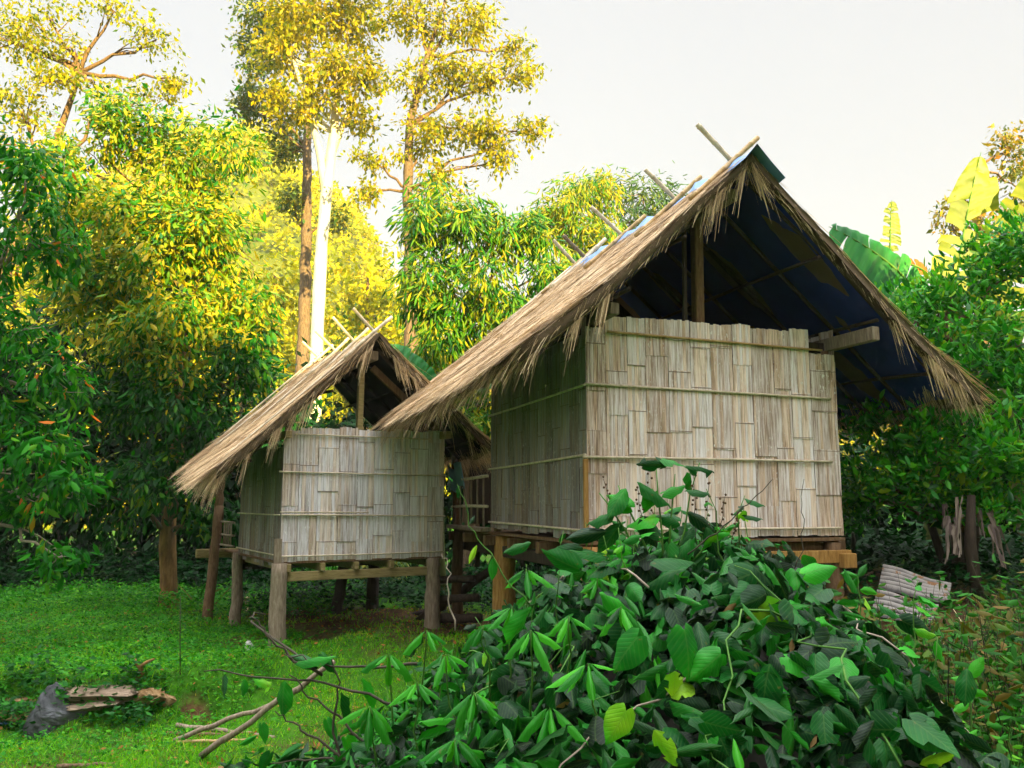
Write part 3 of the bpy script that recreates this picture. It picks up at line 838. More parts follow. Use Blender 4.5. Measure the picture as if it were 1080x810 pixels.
# blue sheet folded over the ridge
mb = MB(); vs = []; ns = 26
for k in range(ns):
    s = -.80+4.5*k/(ns-1)
    for t, dz in ((-.115, .038), (-.06, .034), (0, .055), (.06, .034), (.115, .038)):
        p = S1(-1 if t < 0 else 1, np.array(s), np.array(abs(t)+.008*math.sin(k*1.9)))
        vs.append((p[0], s, p[2]+dz+.006*math.sin(k*2.3+t*30)))
mb.add(vs, [(i*5+j, i*5+j+1, i*5+j+6, i*5+j+5) for i in range(ns-1) for j in range(4)])
mb.build('ridge_sheet', M['tarp'], R1, True)
# canes laid over the thatch
for s, t0, t1, k in ((.35, .12, .5, 'bamboo_gold'), (1.3, .15, .42, 'bamboo_pale'), (2.4, .12, .5, 'bamboo_gold'), (1.9, .2, .38, 'wood_grey'), (.9, .35, .55, 'bamboo_pale')):
    a = S1(-1, np.array(s), np.array(t0)); b = S1(-1, np.array(s+.04), np.array(t1)); a[2] += .03; b[2] += .035
    mb = MB(); bamboo(mb, a, b, .010, 6); mb.build('thatch_cane', M[k], R1, True)
a = S1(-1, np.array(3.74), np.array(.0)); b = S1(-1, np.array(3.76), np.array(.92)); a[2] += .04; b[2] += .04
mb = MB(); bamboo(mb, a, b, .022, 7); mb.build('thatch_cane', M['bamboo_pale'], R1, True)
a = S1(-1, np.array(-.62), np.array(.62)); b = S1(-1, np.array(-.60), np.array(.99)); a[2] -= .11; b[2] -= .14
mb = MB(); bamboo(mb, a, b, .022, 7); mb.build('rafter', M['bamboo_gold'], R1, True)
# back veranda with its railing
V1 = empty('veranda', (0, 0, 0)); V1.parent = H1
mb = MB(); mb.beam((-.06, 2.92, 1.315), (-.06, 4.55, 1.315), .14, .05); mb.build('deck_edge', M['wood_grey'], V1)
for z in (1.60, 1.98):
    mb = MB(); bamboo(mb, (-.03, 2.95, z), (-.03, 4.6, z-.01), .02, 7); mb.build('rail', M['bamboo_pale'], V1, True)
for y in np.arange(3.1, 4.55, .27):
    mb = MB(); mb.tube([(-.03, y, 1.34), (-.03, y+.02, 2.0)], .013, 6); mb.build('baluster', M['wood_grey'], V1, True)
post(V1, -.05, 4.45, .3, 2.85, .05, M['wood_brown'], lean=(.1, .1), name='corner_post')
mb = MB(); mb.box((1.5, 4.5, 1.9), (2.6, .03, 1.1)); mb.build('back_screen', M['wood_dark'], V1)
for x in np.arange(.3, 2.8, .34):
    mb = MB(); mb.tube([(x, 4.44, .75), (x+.02, 4.42, 1.24)], .035, 6); mb.build('stilt', M['wood_dark'], V1, True)

# ================================================================== the small hut
H2 = empty('bamboo_hut', (-2.78, 10.4, 0), math.radians(30), 'small grey bamboo hut on log stilts beneath a thatched roof, left of the large one', 'hut')
W2, D2 = 2.16, 2.2
ZB2, ZT2 = .965, 2.56
left2 = lambda u, o, z: (-o, D2-u, z)
right2 = lambda u, o, z: (W2+o, u, z)
back2 = lambda u, o, z: (u, D2+o, z)
woven_wall(H2, 'front_wall', M['wall_grey'], W2, ZB2, ZT2, front, seed=21, top=lambda x: 2.51 if x < .2 else 2.57)
woven_wall(H2, 'side_wall', M['wall_side_shade'], D2, ZB2-.02, 2.35, left2, seed=22, bottom_ragged=.10)
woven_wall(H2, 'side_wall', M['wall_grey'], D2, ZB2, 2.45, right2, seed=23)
woven_wall(H2, 'back_wall', M['wall_grey'], W2, ZB2, 2.0, back2, seed=24)
for z, a, b, dz in ((2.48, .12, 1.95, .0), (2.02, -.05, 2.18, -.015), (1.50, .0, 2.17, -.03), (1.01, -.02, 2.15, -.0)):
    batten(H2, front, a, b, z, dz, r=.010)
batten(H2, front, -.02, 1.1, 1.535, -.01, r=.008)
for z in (1.50, 1.02): batten(H2, left2, .0, D2+.02, z, .0, r=.010)
mb = MB(); mb.beam((-.035, -.03, .92), (-.035, -.03, 1.22), .09, .03); mb.build('corner_strip', M['wood_grey'], H2)
for x, y in ((.06, .06), (W2-.06, .06), (.06, D2-.06), (W2-.06, D2-.06)):
    post(H2, x, y, .8, 2.6, .04, M['wood_brown'], name='wall_post')
mb = MB(); mb.box((W2/2-.02, D2/2+.45, .935), (W2, D2+.9, .03)); mb.build('floor', M['wood_brown'], H2)
for x in (.10, .52, .95, 1.42, 2.0):
    mb = MB(); mb.beam((x, -.06, .87), (x, 3.1, .87), .055, .095); mb.build('joist', M['wood_olive'], H2)
mb = MB(); mb.beam((.1, .03, .765), (2.12, .03, .765), .07, .11); mb.build('floor_beam', M['wood_olive'], H2)
mb = MB(); mb.beam((-.0, 2.2, .76), (2.14, 2.2, .76), .07, .11); mb.build('floor_beam', M['wood_dark'], H2)
mb = MB(); mb.beam((-.42, 3.05, .90), (.25, 3.05, .90), .10, .13); mb.build('floor_beam', M['wood_olive'], H2)
for x, y, r, ln, mt, top in ((.0, .0, .098, (0, 0), 'wood_grey', .93), (2.02, .02, .095, (0, 0), 'wood_grey', .93), (-.02, 2.1, .075, (-.03, -.1), 'wood_grey', .95), (-.12, 3.05, .070, (-.14, -.2), 'wood_brown', 1.6), (1.6, 2.2, .08, (-.16, 0), 'wood_dark', .95), (2.05, 2.2, .09, (-.03, 0), 'wood_dark', .95)):
    post(H2, x, y, gl(H2, x+ln[0], y+ln[1])-.12, top, r, M[mt], lean=ln, name='stilt')
post(H2, -.12, 3.05, 1.4, 2.2, .06, M['wood_brown'], name='porch_post')
for z in (1.18, 1.36, 1.03):
    mb = MB(); bamboo(mb, (-.06, 2.25, z), (-.10, 3.05, z), .018, 7); mb.build('rail', M['wood_grey'], H2, True)
for y in (2.4, 2.55, 2.7, 2.85):
    mb = MB(); mb.tube([(-.07, y, 1.0), (-.07, y, 1.37)], .013, 6); mb.build('baluster', M['wood_grey'], H2, True)
mb = MB(); mb.beam((.97, .04, 2.4), (.98, .04, 3.45), .075, .075); mb.build('king_post', M['wood_olive'], H2)
mb = MB(); mb.beam((1.08, -.16, 3.52), (1.08, 2.7, 3.52), .11, .12); mb.build('ridge_beam', M['wood_grey'], H2)
mb = MB(); mb.beam((2.13, -.2, 2.54), (2.13, 2.6, 2.54), .09, .10); mb.build('wall_plate', M['wood_olive'], H2)
mb = MB(); mb.beam((.03, -.1, 2.47), (.03, 2.6, 2.47), .08, .09); mb.build('wall_plate', M['wood_olive'], H2)
mb = MB(); mb.beam((1.15, .1, 3.4), (2.1, .1, 2.62), .05, .09); mb.build('gable_brace', M['wood_brown'], H2)
R2, S2_ = thatch_roof(H2, 1.09, lambda f: 1.92-.29*f, lambda f: 1.66+0*f, 3.83, 2.30, 2.42, -.30, 2.45, eave_t=.07, n_left=14000, n_right=5000, lin=False, seed=8, fringe_l=2400, fringe_r=1800, rake=1000, sag=.06)
for s in (-.18, .62, 1.45, 2.3):
    ridge_poles(R2, S2_, s, (M['bamboo_pale'], M['bamboo_pale']), up=.36, r=.022, down=(.6, .5))
for s, t0, t1 in ((-.15, .05, .98), (1.4, .1, .95), (2.38, .02, .99), (.7, .15, .55), (2.1, .3, .9)):
    a = S2_(-1, np.array(s), np.array(t0)); b = S2_(-1, np.array(s+.03), np.array(t1)); a[2] += .04; b[2] += .035
    mb = MB(); bamboo(mb, a, b, .013, 6); mb.build('thatch_cane', M['bamboo_pale'], R2, True)
# cloth hung on the veranda rail
mb = MB(); vs = []
for i in range(9):
    for j in range(7):
        vs.append((-.10+.03*math.sin(i*1.6)+.01*j, 3.95+.075*i, 2.16-.055*j+.05*math.sin(i*.9)))
mb.add(vs, [(i*7+j, i*7+j+1, i*7+j+8, i*7+j+7) for i in range(8) for j in range(6)])
o = mb.build('hanging_cloth', M['cloth'], None, True); o.matrix_world = parent_world(H1)
sm = o.modifiers.new('thick', 'SOLIDIFY'); sm.thickness = .006
props(o, 'pale blue cloth hung over the veranda rail between the huts', 'cloth')
# ------------------------------------------------------------------ trees
def tree(name, base, label, cat='tree', group=None):
    return empty(name, tuple(base), 0, label, cat, group)
def gp(x, y): return np.array([x, y, float(gz(x, y))])

# 1 the big broad tree on the left
b = gp(-5.55, 14.1); T = tree('broadleaf_tree', b, 'big bushy tree with a hollow ochre trunk, its sunlit dome left of the small hut')
tp = [b+(0, 0, -.15), b+(.0, 0, .25), b+(-.05, 0, 1.2), b+(-.02, .1, 2.6), b+(-.1, .2, 4.2), b+(.1, .3, 5.8)]
trunk(T, tp, [.22, .135, .115, .11, .09, .05], M['bark_orange'], bump_=.12)
LB = [lobe(125, 145, 14.2, 58, 44, .9), lobe(205, 165, 14.0, 68, 55, .9), lobe(90, 230, 14, 62, 70, 1.0), lobe(160, 260, 13.4, 80, 70, 1.1), lobe(235, 250, 14, 50, 62, .9), lobe(250, 320, 13.8, 55, 50, .9),
      lobe(190, 350, 13.2, 75, 60, 1.0), lobe(110, 320, 13.8, 60, 70, 1.1), lobe(262, 385, 13.6, 45, 38, .8), lobe(200, 430, 13.3, 60, 45, .8), lobe(130, 400, 13.8, 50, 60, .9), lobe(185, 500, 13.3, 48, 34, .6), lobe(125, 520, 13.7, 40, 45, .6),
      lobe(60, 170, 14.5, 35, 35, .7), lobe(220, 545, 13.6, 26, 20, .4)]
branches(T, [tuple(p) for p in tp[2:]], LB, M['bark'], .055)
up_ = [l for l in LB if l[0][2] > 4.3]; lo_ = [l for l in LB if l[0][2] <= 4.3]  # sun put into upper leaf colour as yellow, shade into lower as green
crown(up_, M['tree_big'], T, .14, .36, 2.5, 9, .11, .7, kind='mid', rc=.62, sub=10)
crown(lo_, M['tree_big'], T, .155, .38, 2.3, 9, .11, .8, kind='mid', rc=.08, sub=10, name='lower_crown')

# 2 nearer tree at the left edge, drooping sprays with orange leaves
b = gp(-6.9, 10.4); T = tree('fruit_tree', b, 'near tree at the left edge with drooping sprays, pale twigs and orange leaves')
tp = [b+(0, 0, -.1), b+(.1, 0, 1.5), b+(.3, 0, 3.0), b+(.4, .1, 4.6)]
trunk(T, tp, [.16, .12, .09, .04], M['bark'])
LB = [lobe(30, 180, 10.5, 45, 55, .6), lobe(-15, 260, 10.3, 50, 50, .8), lobe(50, 250, 10.6, 36, 40, .5), lobe(20, 350, 10.2, 50, 40, .7), lobe(70, 395, 10.2, 34, 32, .5), lobe(5, 440, 10.1, 45, 34, .6), lobe(55, 470, 9.9, 45, 34, .5), lobe(78, 520, 9.9, 32, 24, .4), lobe(15, 530, 10.2, 30, 30, .5), lobe(62, 588, 9.8, 24, 10, .25), lobe(-20, 360, 10, 50, 120, .9)]
branches(T, [tuple(p) for p in tp[1:]], LB, M['twig'], .03, twigs=6)
crown(LB, M['tree_edge'], T, .15, .36, 1.5, 7, .08, .9, kind='mid', rs=.2, rc=.42, sub=8)

# 3 airy tree high on the left
b = gp(-14, 21); T = tree('airy_tree', b, 'sparse airy crown at the upper left corner with sky between its leaves')
LB = [lobe(-20, 30, 21, 60, 40, 1.2), lobe(50, 18, 21, 40, 16, .8), lobe(120, 12, 21, 42, 14, .8), lobe(165, 42, 21, 30, 16, .7), lobe(30, 50, 21, 36, 22, .8), lobe(60, 88, 20.5, 34, 18, .8), lobe(20, 115, 20.5, 42, 22, .9), lobe(100, 92, 21, 30, 12, .6), lobe(150, 100, 21, 45, 9, .6), lobe(185, 90, 21, 18, 7, .4), lobe(15, 165, 20.5, 40, 30, .8), lobe(75, 50, 21, 20, 14, .6)]
tp = [b+(0, 0, -.2), b+(.4, 0, 3.5), b+(1.2, 0, 7.5), b+(2.0, 0, 10), b+(2.6, .2, 12.8)]
trunk(T, tp, [.3, .24, .18, .12, .05], M['bark'])
branches(T, [tuple(p) for p in tp[2:]], LB, M['bark'], .06, twigs=5)
crown(LB, M['tree_gold'], T, .14, .5, 1.25, 8, .14, .4, kind='far', inner=.9, sub=9)

# 4 tall white trunk
def P3(u, v, Y): return at(u, v, Y)
Y4 = 30.
bx = at(332, 420, Y4); b = gp(bx[0], Y4); T = tree('tall_tree', b, 'very tall tree with a smooth white trunk that forks under its golden crown')
tp = [b+(0, 0, -.3), P3(332, 420, Y4), P3(335, 340, Y4), P3(339, 260, Y4), P3(345, 195, Y4), P3(352, 140, Y4), P3(356, 90, Y4), P3(358, 30, Y4)]
trunk(T, tp, [.28, .245, .235, .225, .21, .17, .12, .06], M['bark_white'], bump_=.02)
mb = MB(); mb.tube([P3(344, 205, Y4), P3(338, 165, Y4), P3(330, 130, Y4), P3(318, 90, Y4), P3(305, 50, Y4)], [.20, .15, .11, .08, .05], 8); mb.build('limb', M['bark_white'], T, True, True)
mb = MB(); mb.tube([P3(348, 170, Y4), P3(362, 130, Y4), P3(378, 95, Y4), P3(392, 60, Y4)], [.13, .10, .08, .04], 8); mb.build('limb', M['bark_white'], T, True, True)
LB = [lobe(330, 15, Y4, 50, 45, 1.8), lobe(380, 30, Y4, 34, 38, 1.6), lobe(345, 90, Y4-1, 44, 34, 1.5), lobe(300, 60, Y4, 38, 34, 1.5), lobe(385, 85, Y4, 26, 22, 1.2), lobe(322, 118, Y4+.6, 26, 18, 1.0), lobe(380, 128, Y4, 20, 12, .9), lobe(345, -50, Y4, 70, 45, 2), lobe(300, 112, Y4-1, 28, 20, 1.0)]
branches(T, [tuple(p) for p in tp[4:]], LB, M['bark_white'], .07)
crown(LB, M['tree_gold'], T, .225, .5, 3.4, 9, .19, .45, kind='far', rc=.6, inner=.7, sub=9)

# 5 tall brown trunk beside it
Y5 = 34.
bx = at(316, 420, Y5); b = gp(bx[0], Y5); T = tree('tall_tree', b, 'tall tree with a rough brown trunk close beside the white one')
tp = [b+(0, 0, -.3), P3(317, 420, Y5), P3(321, 340, Y5), P3(323, 250, Y5), P3(324, 160, Y5), P3(325, 90, Y5), P3(326, 20, Y5)]
trunk(T, tp, [.30, .27, .25, .22, .18, .12, .05], M['bark_grey'], bump_=.04)
LB = [lobe(285, 20, Y5, 38, 28, 1.5), lobe(270, 60, Y5, 24, 30, 1.2), lobe(280, 110, Y5, 28, 24, 1.2), lobe(305, 145, Y5+1, 20, 20, 1.0), lobe(263, 110, Y5, 13, 12, .8), lobe(300, 165, Y5+1, 16, 12, 1.0), lobe(308, 215, Y5, 15, 18, .7), lobe(352, 232, Y5, 12, 13, .6)]
branches(T, [tuple(p) for p in tp[3:]], LB, M['bark'], .06)
crown(LB, M['dusky'], T, .22, .5, 3.6, 9, .19, .45, kind='far', rc=.55, inner=.7, sub=9)

# 6 the tall airy tree right of them
Y6 = 28.
bx = at(432, 420, Y6); b = gp(bx[0], Y6); T = tree('tall_tree', b, 'tall loose-crowned golden tree between the white trunk and the roof, thinning to the right')
tp = [b+(0, 0, -.3), P3(433, 400, Y6), P3(433, 300, Y6), P3(430, 200, Y6), P3(432, 130, Y6), P3(450, 60, Y6), P3(470, 0, Y6)]
trunk(T, tp, [.26, .22, .20, .17, .14, .09, .04], M['bark_grey'])
LB = [lobe(440, 20, Y6, 42, 34, 1.4), lobe(490, 25, Y6, 38, 30, 1.3), lobe(450, 85, Y6, 42, 34, 1.4), lobe(500, 85, Y6, 34, 28, 1.2), lobe(445, 150, Y6, 34, 30, 1.2), lobe(500, 140, Y6, 40, 22, 1.1), lobe(550, 80, Y6, 24, 16, .8), lobe(560, 140, Y6, 22, 12, .7), lobe(525, 165, Y6, 24, 18, .8), lobe(460, 205, Y6, 38, 30, 1.2), lobe(440, -30, Y6, 60, 34, 1.5),
      lobe(392, 170, Y6, 24, 7, .6), lobe(388, 205, Y6, 16, 9, .5), lobe(545, 50, Y6, 18, 9, .6)]
branches(T, [tuple(p) for p in tp[2:]], LB, M['bark'], .06, twigs=4)
crown(LB, M['tree_gold'], T, .19, .5, 2.7, 8, .17, .5, kind='far', rc=.55, inner=.8, sub=9)

# 7 the mango tree behind the huts
Y7 = 17.
b = gp(-.9, 17.4); T = tree('mango_tree', b, 'dense tree with long drooping leaves behind the large roof, golden on top and green below')
tp = [b+(0, 0, -.2), b+(.1, 0, 1.8), b+(.0, 0, 3.4), b+(-.1, 0, 5.2)]
trunk(T, tp, [.22, .17, .14, .06], M['bark'])
LB = [lobe(455, 230, Y7, 34, 44, .9), lobe(500, 250, Y7, 42, 38, .9), lobe(545, 255, Y7+.3, 38, 34, .8), lobe(450, 300, Y7, 40, 42, 1.0), lobe(510, 310, Y7-.3, 50, 42, 1.0), lobe(470, 360, Y7-.3, 44, 38, .9), lobe(580, 290, Y7+.4, 38, 40, .9), lobe(540, 350, Y7, 50, 40, 1.0), lobe(450, 410, Y7, 40, 34, .9), lobe(510, 430, Y7, 60, 50, .9)]
branches(T, [tuple(p) for p in tp[1:]], LB, M['bark'], .05)
crown(LB, M['mango'], T, .22, .20, 2.9, 9, .12, 1.0, kind='mid', rc=.5, sub=9)

# 8 pair behind it
b = gp(1.5, 23.5); T = tree('broadleaf_tree', b, 'yellow-green feathery tree seen above the roof between two pairs of crossed ridge poles')
tp = [b+(0, 0, -.2), b+(.1, 0, 3), b+(.2, 0, 6), b+(.2, 0, 8)]
trunk(T, tp, [.2, .15, .12, .05], M['bark'])
LB = [lobe(600, 215, 23, 34, 32, 1.0), lobe(635, 205, 23.5, 26, 26, 1.0), lobe(570, 245, 23, 26, 26, .9), lobe(615, 260, 23, 50, 34, 1.2)]
branches(T, [tuple(p) for p in tp[1:]], LB, M['bark'], .05)
crown(LB, M['mango'], T, .24, .20, 2.6, 8, .18, .9, kind='mid', rc=.7, sub=8)
b = gp(4.2, 26); T = tree('broadleaf_tree', b, 'dark blue-green tree top just behind the ridge of the large roof')
tp = [b+(0, 0, -.2), b+(.1, 0, 3), b+(.2, 0, 6.5), b+(.2, 0, 9)]
trunk(T, tp, [.2, .15, .12, .05], M['bark'])
LB = [lobe(675, 205, 26, 34, 22, 1.0), lobe(700, 225, 26, 40, 30, 1.2), lobe(655, 235, 26, 30, 34, 1.0)]
branches(T, [tuple(p) for p in tp[1:]], LB, M['bark'], .05)
crown(LB, M['dusky'], T, .26, .22, 2.0, 8, .22, .7, kind='mid', rc=.35, rs=.15)

# 9 understory shrubs shading the clearing's edge
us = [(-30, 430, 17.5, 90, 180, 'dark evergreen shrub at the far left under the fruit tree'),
      (70, 450, 17.8, 90, 170, 'dark shrub filling the shade left of the hollow ochre trunk'),
      (175, 450, 18.0, 90, 180, 'dark shrub behind the hollow ochre trunk'),
      (262, 500, 18.6, 70, 130, 'dark shrub seen past the leaning stilt of the small hut'),
      (345, 480, 20.5, 80, 90, 'dark shrub rising behind the ridge of the small hut'),
      (400, 540, 19.5, 70, 110, 'dark shrub behind the stilts of the small hut'),
      (520, 520, 18.5, 90, 130, 'dark shrub seen in the gap between the two huts'),
      (660, 500, 20.0, 100, 150, 'dark shrub behind the large hut'),
      (920, 500, 14.5, 110, 120, 'dark shrub right of the large hut, below its eave'),
      (1060, 480, 14.0, 110, 140, 'dark shrub at the far right behind the citrus tree'),
      (1190, 400, 12.5, 100, 190, 'tall dark shrub at the far right beyond the sunlit bananas'),
      (905, 575, 11.2, 36, 26, 'low dark shrub on the rise just right of the large hut'),
      (1010, 585, 10.9, 60, 26, 'low dark shrub in the shade beneath the citrus tree')]
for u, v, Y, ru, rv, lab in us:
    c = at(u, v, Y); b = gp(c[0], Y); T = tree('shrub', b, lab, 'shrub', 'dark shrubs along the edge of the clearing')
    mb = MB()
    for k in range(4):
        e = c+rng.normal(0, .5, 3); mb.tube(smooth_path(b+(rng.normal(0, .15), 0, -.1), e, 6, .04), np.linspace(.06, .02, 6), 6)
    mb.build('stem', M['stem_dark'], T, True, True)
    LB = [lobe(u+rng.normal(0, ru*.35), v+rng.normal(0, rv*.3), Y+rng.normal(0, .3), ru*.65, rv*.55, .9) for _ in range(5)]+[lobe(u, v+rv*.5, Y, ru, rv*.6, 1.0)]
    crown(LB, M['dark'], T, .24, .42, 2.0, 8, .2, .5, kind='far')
# bright low bush behind small hut's stilts
for u, v, Y, ru, rv, mt, lab in ((335, 622, 15.5, 42, 26, 'cover', 'low bright green bush between the front stilts of the small hut'), (255, 640, 15.8, 26, 16, 'dark', 'low dark leafy bush beside the leaning stilt'), (395, 590, 16, 30, 26, 'dusky', 'low bush with dull leaves behind the dark rear stilts')):
    c = at(u, v, Y); b = gp(c[0], Y); T = tree('bush', b, lab, 'bush')
    mb = MB()
    for k in range(5): mb.tube(smooth_path(b+(0, 0, -.05), c+rng.normal(0, .2, 3), 5, .04), np.linspace(.02, .006, 5), 5)
    mb.build('stem', M['stem_dark'], T, True, True)
    crown([lobe(u, v, Y, ru, rv, .5), lobe(u-ru*.5, v+rv*.4, Y, ru*.6, rv*.6, .4), lobe(u+ru*.5, v+rv*.3, Y-.2, ru*.6, rv*.6, .4)], M[mt], T, .11, .35, 2.4, 7, .08, .3, kind='mid', name='foliage')
# sword-leaved clump by the leaning stilt
def blade_clump(name, base, n, L, label, mat, cat='plant', W=.05, spread=.7):
    T = empty(name, tuple(base), 0, label, cat)
    P = base+rng.normal(0, .07, (n, 3))*[1, 1, 0]; D = nrm(np.stack([rng.normal(0, spread*.6, n), rng.normal(0, spread*.4, n), np.ones(n)], 1))
    X = np.cross(D, rng.normal(0, 1, (n, 3)))
    Ls = L*rng.uniform(.6, 1.1, n)
    leaf_object('blade', [ribbons(P, D, X, Ls, np.full(n, W), Ls*rng.uniform(.1, .6, n), rng.random(n), 6)], mat, T)
    return T
blade_clump('sword_plant', gp(-5.0, 14.0), 16, .75, 'arching sword-leaved plant between the ochre trunk and the leaning stilt', M['weed'], W=.035)
blade_clump('sword_plant', gp(-4.15, 13.6), 14, .55, 'pale striped sword-leaved plant just right of the leaning stilt', M['straw'], W=.04)

# 10 citrus tree on the right
b = gp(5.1, 9.9); T = tree('citrus_tree', b, 'bright green small-leaved citrus tree right of the large hut, dark and open underneath')
tp = [b+(0, 0, -.2), b+(.0, 0, .5), b+(.1, 0, 1.6), b+(.0, 0, 2.8)]
trunk(T, tp, [.11, .08, .07, .03], M['wood_dark'])
for k, (dx, dy) in enumerate(((-.5, .2), (.5, .1), (.2, -.3))):
    mb = MB(); mb.tube([b+(dx*.2, dy*.2, -.1), b+(dx*.5, dy*.5, .6), b+(dx, dy, 1.5), b+(dx*1.3, dy, 2.4)], [.05, .045, .035, .02], 7); mb.build('stem', M['wood_dark'], T, True, True)
LB = [lobe(1010, 300, 10.2, 60, 42, .6), lobe(1070, 290, 10, 50, 60, .7), lobe(960, 340, 10.4, 60, 46, .7), lobe(1040, 380, 9.6, 66, 56, .7), lobe(985, 400, 9.9, 60, 50, .7), lobe(930, 460, 10.0, 44, 50, .6), lobe(990, 480, 9.4, 60, 52, .7), lobe(1060, 470, 9.3, 56, 66, .7), lobe(920, 400, 10.5, 50, 50, .5), lobe(940, 510, 9.6, 40, 24, .45), lobe(1050, 540, 9.3, 45, 24, .5), lobe(900, 520, 10.4, 26, 34, .4), lobe(1000, 535, 9.9, 50, 22, .5)]
branches(T, [tuple(p) for p in tp[1:]], LB, M['bark'], .035)
crown(LB, M['citrus'], T, .11, .42, 2.1, 10, .06, -.2, kind='mid', rc=.55, outb=.6, updir=.35, rs=.2, sub=11)

# 11 brown-leaved tree at the right edge
b = gp(10.5, 19); T = tree('broadleaf_tree', b, 'rusty brown-leaved tree top at the right edge above the bananas')
tp = [b+(0, 0, -.2), b+(.1, 0, 3), b+(.2, 0, 6), b+(.3, 0, 8.5)]
trunk(T, tp, [.2, .15, .12, .05], M['bark'])
LB = [lobe(1062, 160, 19, 26, 30, .8), lobe(1075, 200, 19, 30, 30, .8), lobe(1030, 205, 19.4, 16, 18, .6), lobe(1000, 225, 19.6, 18, 18, .6), lobe(1050, 250, 19, 50, 40, .9)]
branches(T, [tuple(p) for p in tp[1:]], LB, M['bark'], .04)
crown(LB, M['brownleaf'], T, .15, .5, 2.2, 8, .12, .3, kind='far', rc=.5, sub=7)
for o_ in ():
    pass

# ------------------------------------------------------------------ bananas
def banana_leaf(parent, base, d0, d1, L, W, mat, name='leaf', tears=.35, face=(0, -1, .4), droop=.25, stalk=.25):
    """blade along a curve from direction d0 to d1; sides torn into strips"""
    d0, d1 = nrm(np.array(d0, float)), nrm(np.array(d1, float))
    n = 46; pts = [np.array(base, float)]; ds = []
    for k in range(n):
        t = k/(n-1); d = nrm(d0*(1-t)+d1*t); ds.append(d); pts.append(pts[-1]+d*(L/n))
    mbk = MB(); mbk.tube(pts[::3]+[pts[-1]], np.linspace(.026, .004, len(pts[::3])+1), 6)
    rib = mbk.build('midrib', M['stem_green'], parent, True, True)
    vs = []; fs = []; rr = []
    st = int(n*stalk)
    for side in (-1, 1):
        seg_start = True; off = 0.; k = st
        while k < n-1:
            ln = int(rng.integers(2, 9)) if rng.random() < tears else 12
            ln = min(ln, n-1-k); gap = rng.random() < .9
            wf = rng.uniform(.72, 1.05) if (tears > .4 and ln < 12) else 1.0
            dr = droop*rng.uniform(.5, 1.6); sk = rng.normal(0, .22*tears+.03); tone = rng.random()
            for j in range(ln+1):
                kk = min(k+j, n-1); t = (kk-st)/(n-1-st)
                w = wf*W*.5*math.sin(PI*min(1, t*.93+.05))**.55
                if gap and j == ln: w *= .93
                d = ds[kk]; x = nrm(np.cross(d, np.array(face)))*side
                nm = nrm(np.cross(x, d))*side
                p0 = pts[kk]
                if gap and j == ln: p0 = p0-d*.006
                b_ = len(vs)
                for q in (0, .33, .66, 1.0):
                    p = p0+x*w*q+d*(w*q*.35+sk*w*q)+np.array([0, 0, -1.])*dr*w*q*q
                    wob = .012*math.sin(kk*1.7+q*4)
                    vs.append(p+nm*wob+np.array([0, 0, .006])); rr.append(min(1, max(0, .22+.4*tone+.25*q*(kk % 2)+.1*math.sin(kk*.9))))
                if j > 0:
                    a = b_-4
                    for q in range(3):
                        fs.append((a+q, a+q+1, a+q+5, a+q+4))
            k += ln+(1 if (rng.random() < tears*.75 and ln < 12) else 0)
    me = bpy.data.meshes.new(name); me.from_pydata([tuple(v) for v in vs], [], fs)
    a = me.attributes.new('rnd', 'FLOAT', 'POINT'); a.data.foreach_set('value', rr)
    me.polygons.foreach_set('use_smooth', [True]*len(me.polygons)); me.update()
    lf = link(name, me, mat, parent, True)
    return lf

def banana_stem(T, base, top, r):
    trunk(T, [np.array(base)+(0, 0, -.15), (np.array(base)+np.array(top))/2, top], [r, r*.85, r*.6], M['pseudostem'], name='pseudostem', bump_=.02)

# broad dark-green leaf leaning behind the roof's right slope
b = gp(5.6, 11.6); T = tree('banana_plant', b, 'banana plant with one broad green leaf arching beside the right roof slope', 'banana plant')
c = at(985, 330, 11.4); banana_stem(T, b, c, .12)
banana_leaf(T, c, at(940, 265, 11.1)-c, at(872, 226, 10.9)-at(915, 245, 11.), 1.95, .78, M['banana'], face=(-.1, -1, .35), tears=.12, stalk=.08, droop=.35)
banana_leaf(T, c, at(930, 330, 10.9)-c, at(890, 300, 10.6)-at(925, 318, 10.9), 1.35, .50, M['banana'], face=(-.4, -1, .5), tears=.15, stalk=.15)
banana_leaf(T, at(985, 300, 11.8), at(965, 262, 11.8)-at(985, 300, 11.8), at(945, 262, 11.8)-at(965, 255, 11.8), .75, .26, M['banana_dead'], face=(0, -1, .1), tears=.9)
# golden upright one
b = gp(6.6, 12.6); T = tree('banana_plant', b, 'sunlit banana plant with tall torn golden leaf standing above the citrus', 'banana plant')
c = at(1002, 400, 12.3); banana_stem(T, b, c, .12)
banana_leaf(T, c, at(1004, 300, 12.3)-c, at(1024, 140, 12.3)-at(1008, 200, 12.3), 3.55, .95, M['banana_gold'], face=(.15, -1, .05), tears=.9, stalk=.12)
banana_leaf(T, c, at(985, 330, 12.0)-c, at(1000, 300, 12.0)-at(990, 340, 12.), 1.5, .55, M['banana_gold'], face=(.3, -1, .1), tears=.5)
b = gp(7.3, 12.2); T = tree('banana_plant', b, 'sunlit banana plant at the right frame edge with a ladder-like torn leaf', 'banana plant')
c = at(1058, 400, 12.0); banana_stem(T, b, c, .12)
banana_leaf(T, c, at(1060, 300, 12.)-c, at(1092, 165, 12.)-at(1070, 230, 12.), 3.3, .95, M['banana_gold'], face=(-.2, -1, 0), tears=.95, stalk=.1)
banana_leaf(T, c, at(1045, 320, 11.8)-c, at(1035, 290, 11.8)-at(1045, 340, 11.8), 1.6, .45, M['banana_gold'], face=(.2, -1, .1), tears=.6)
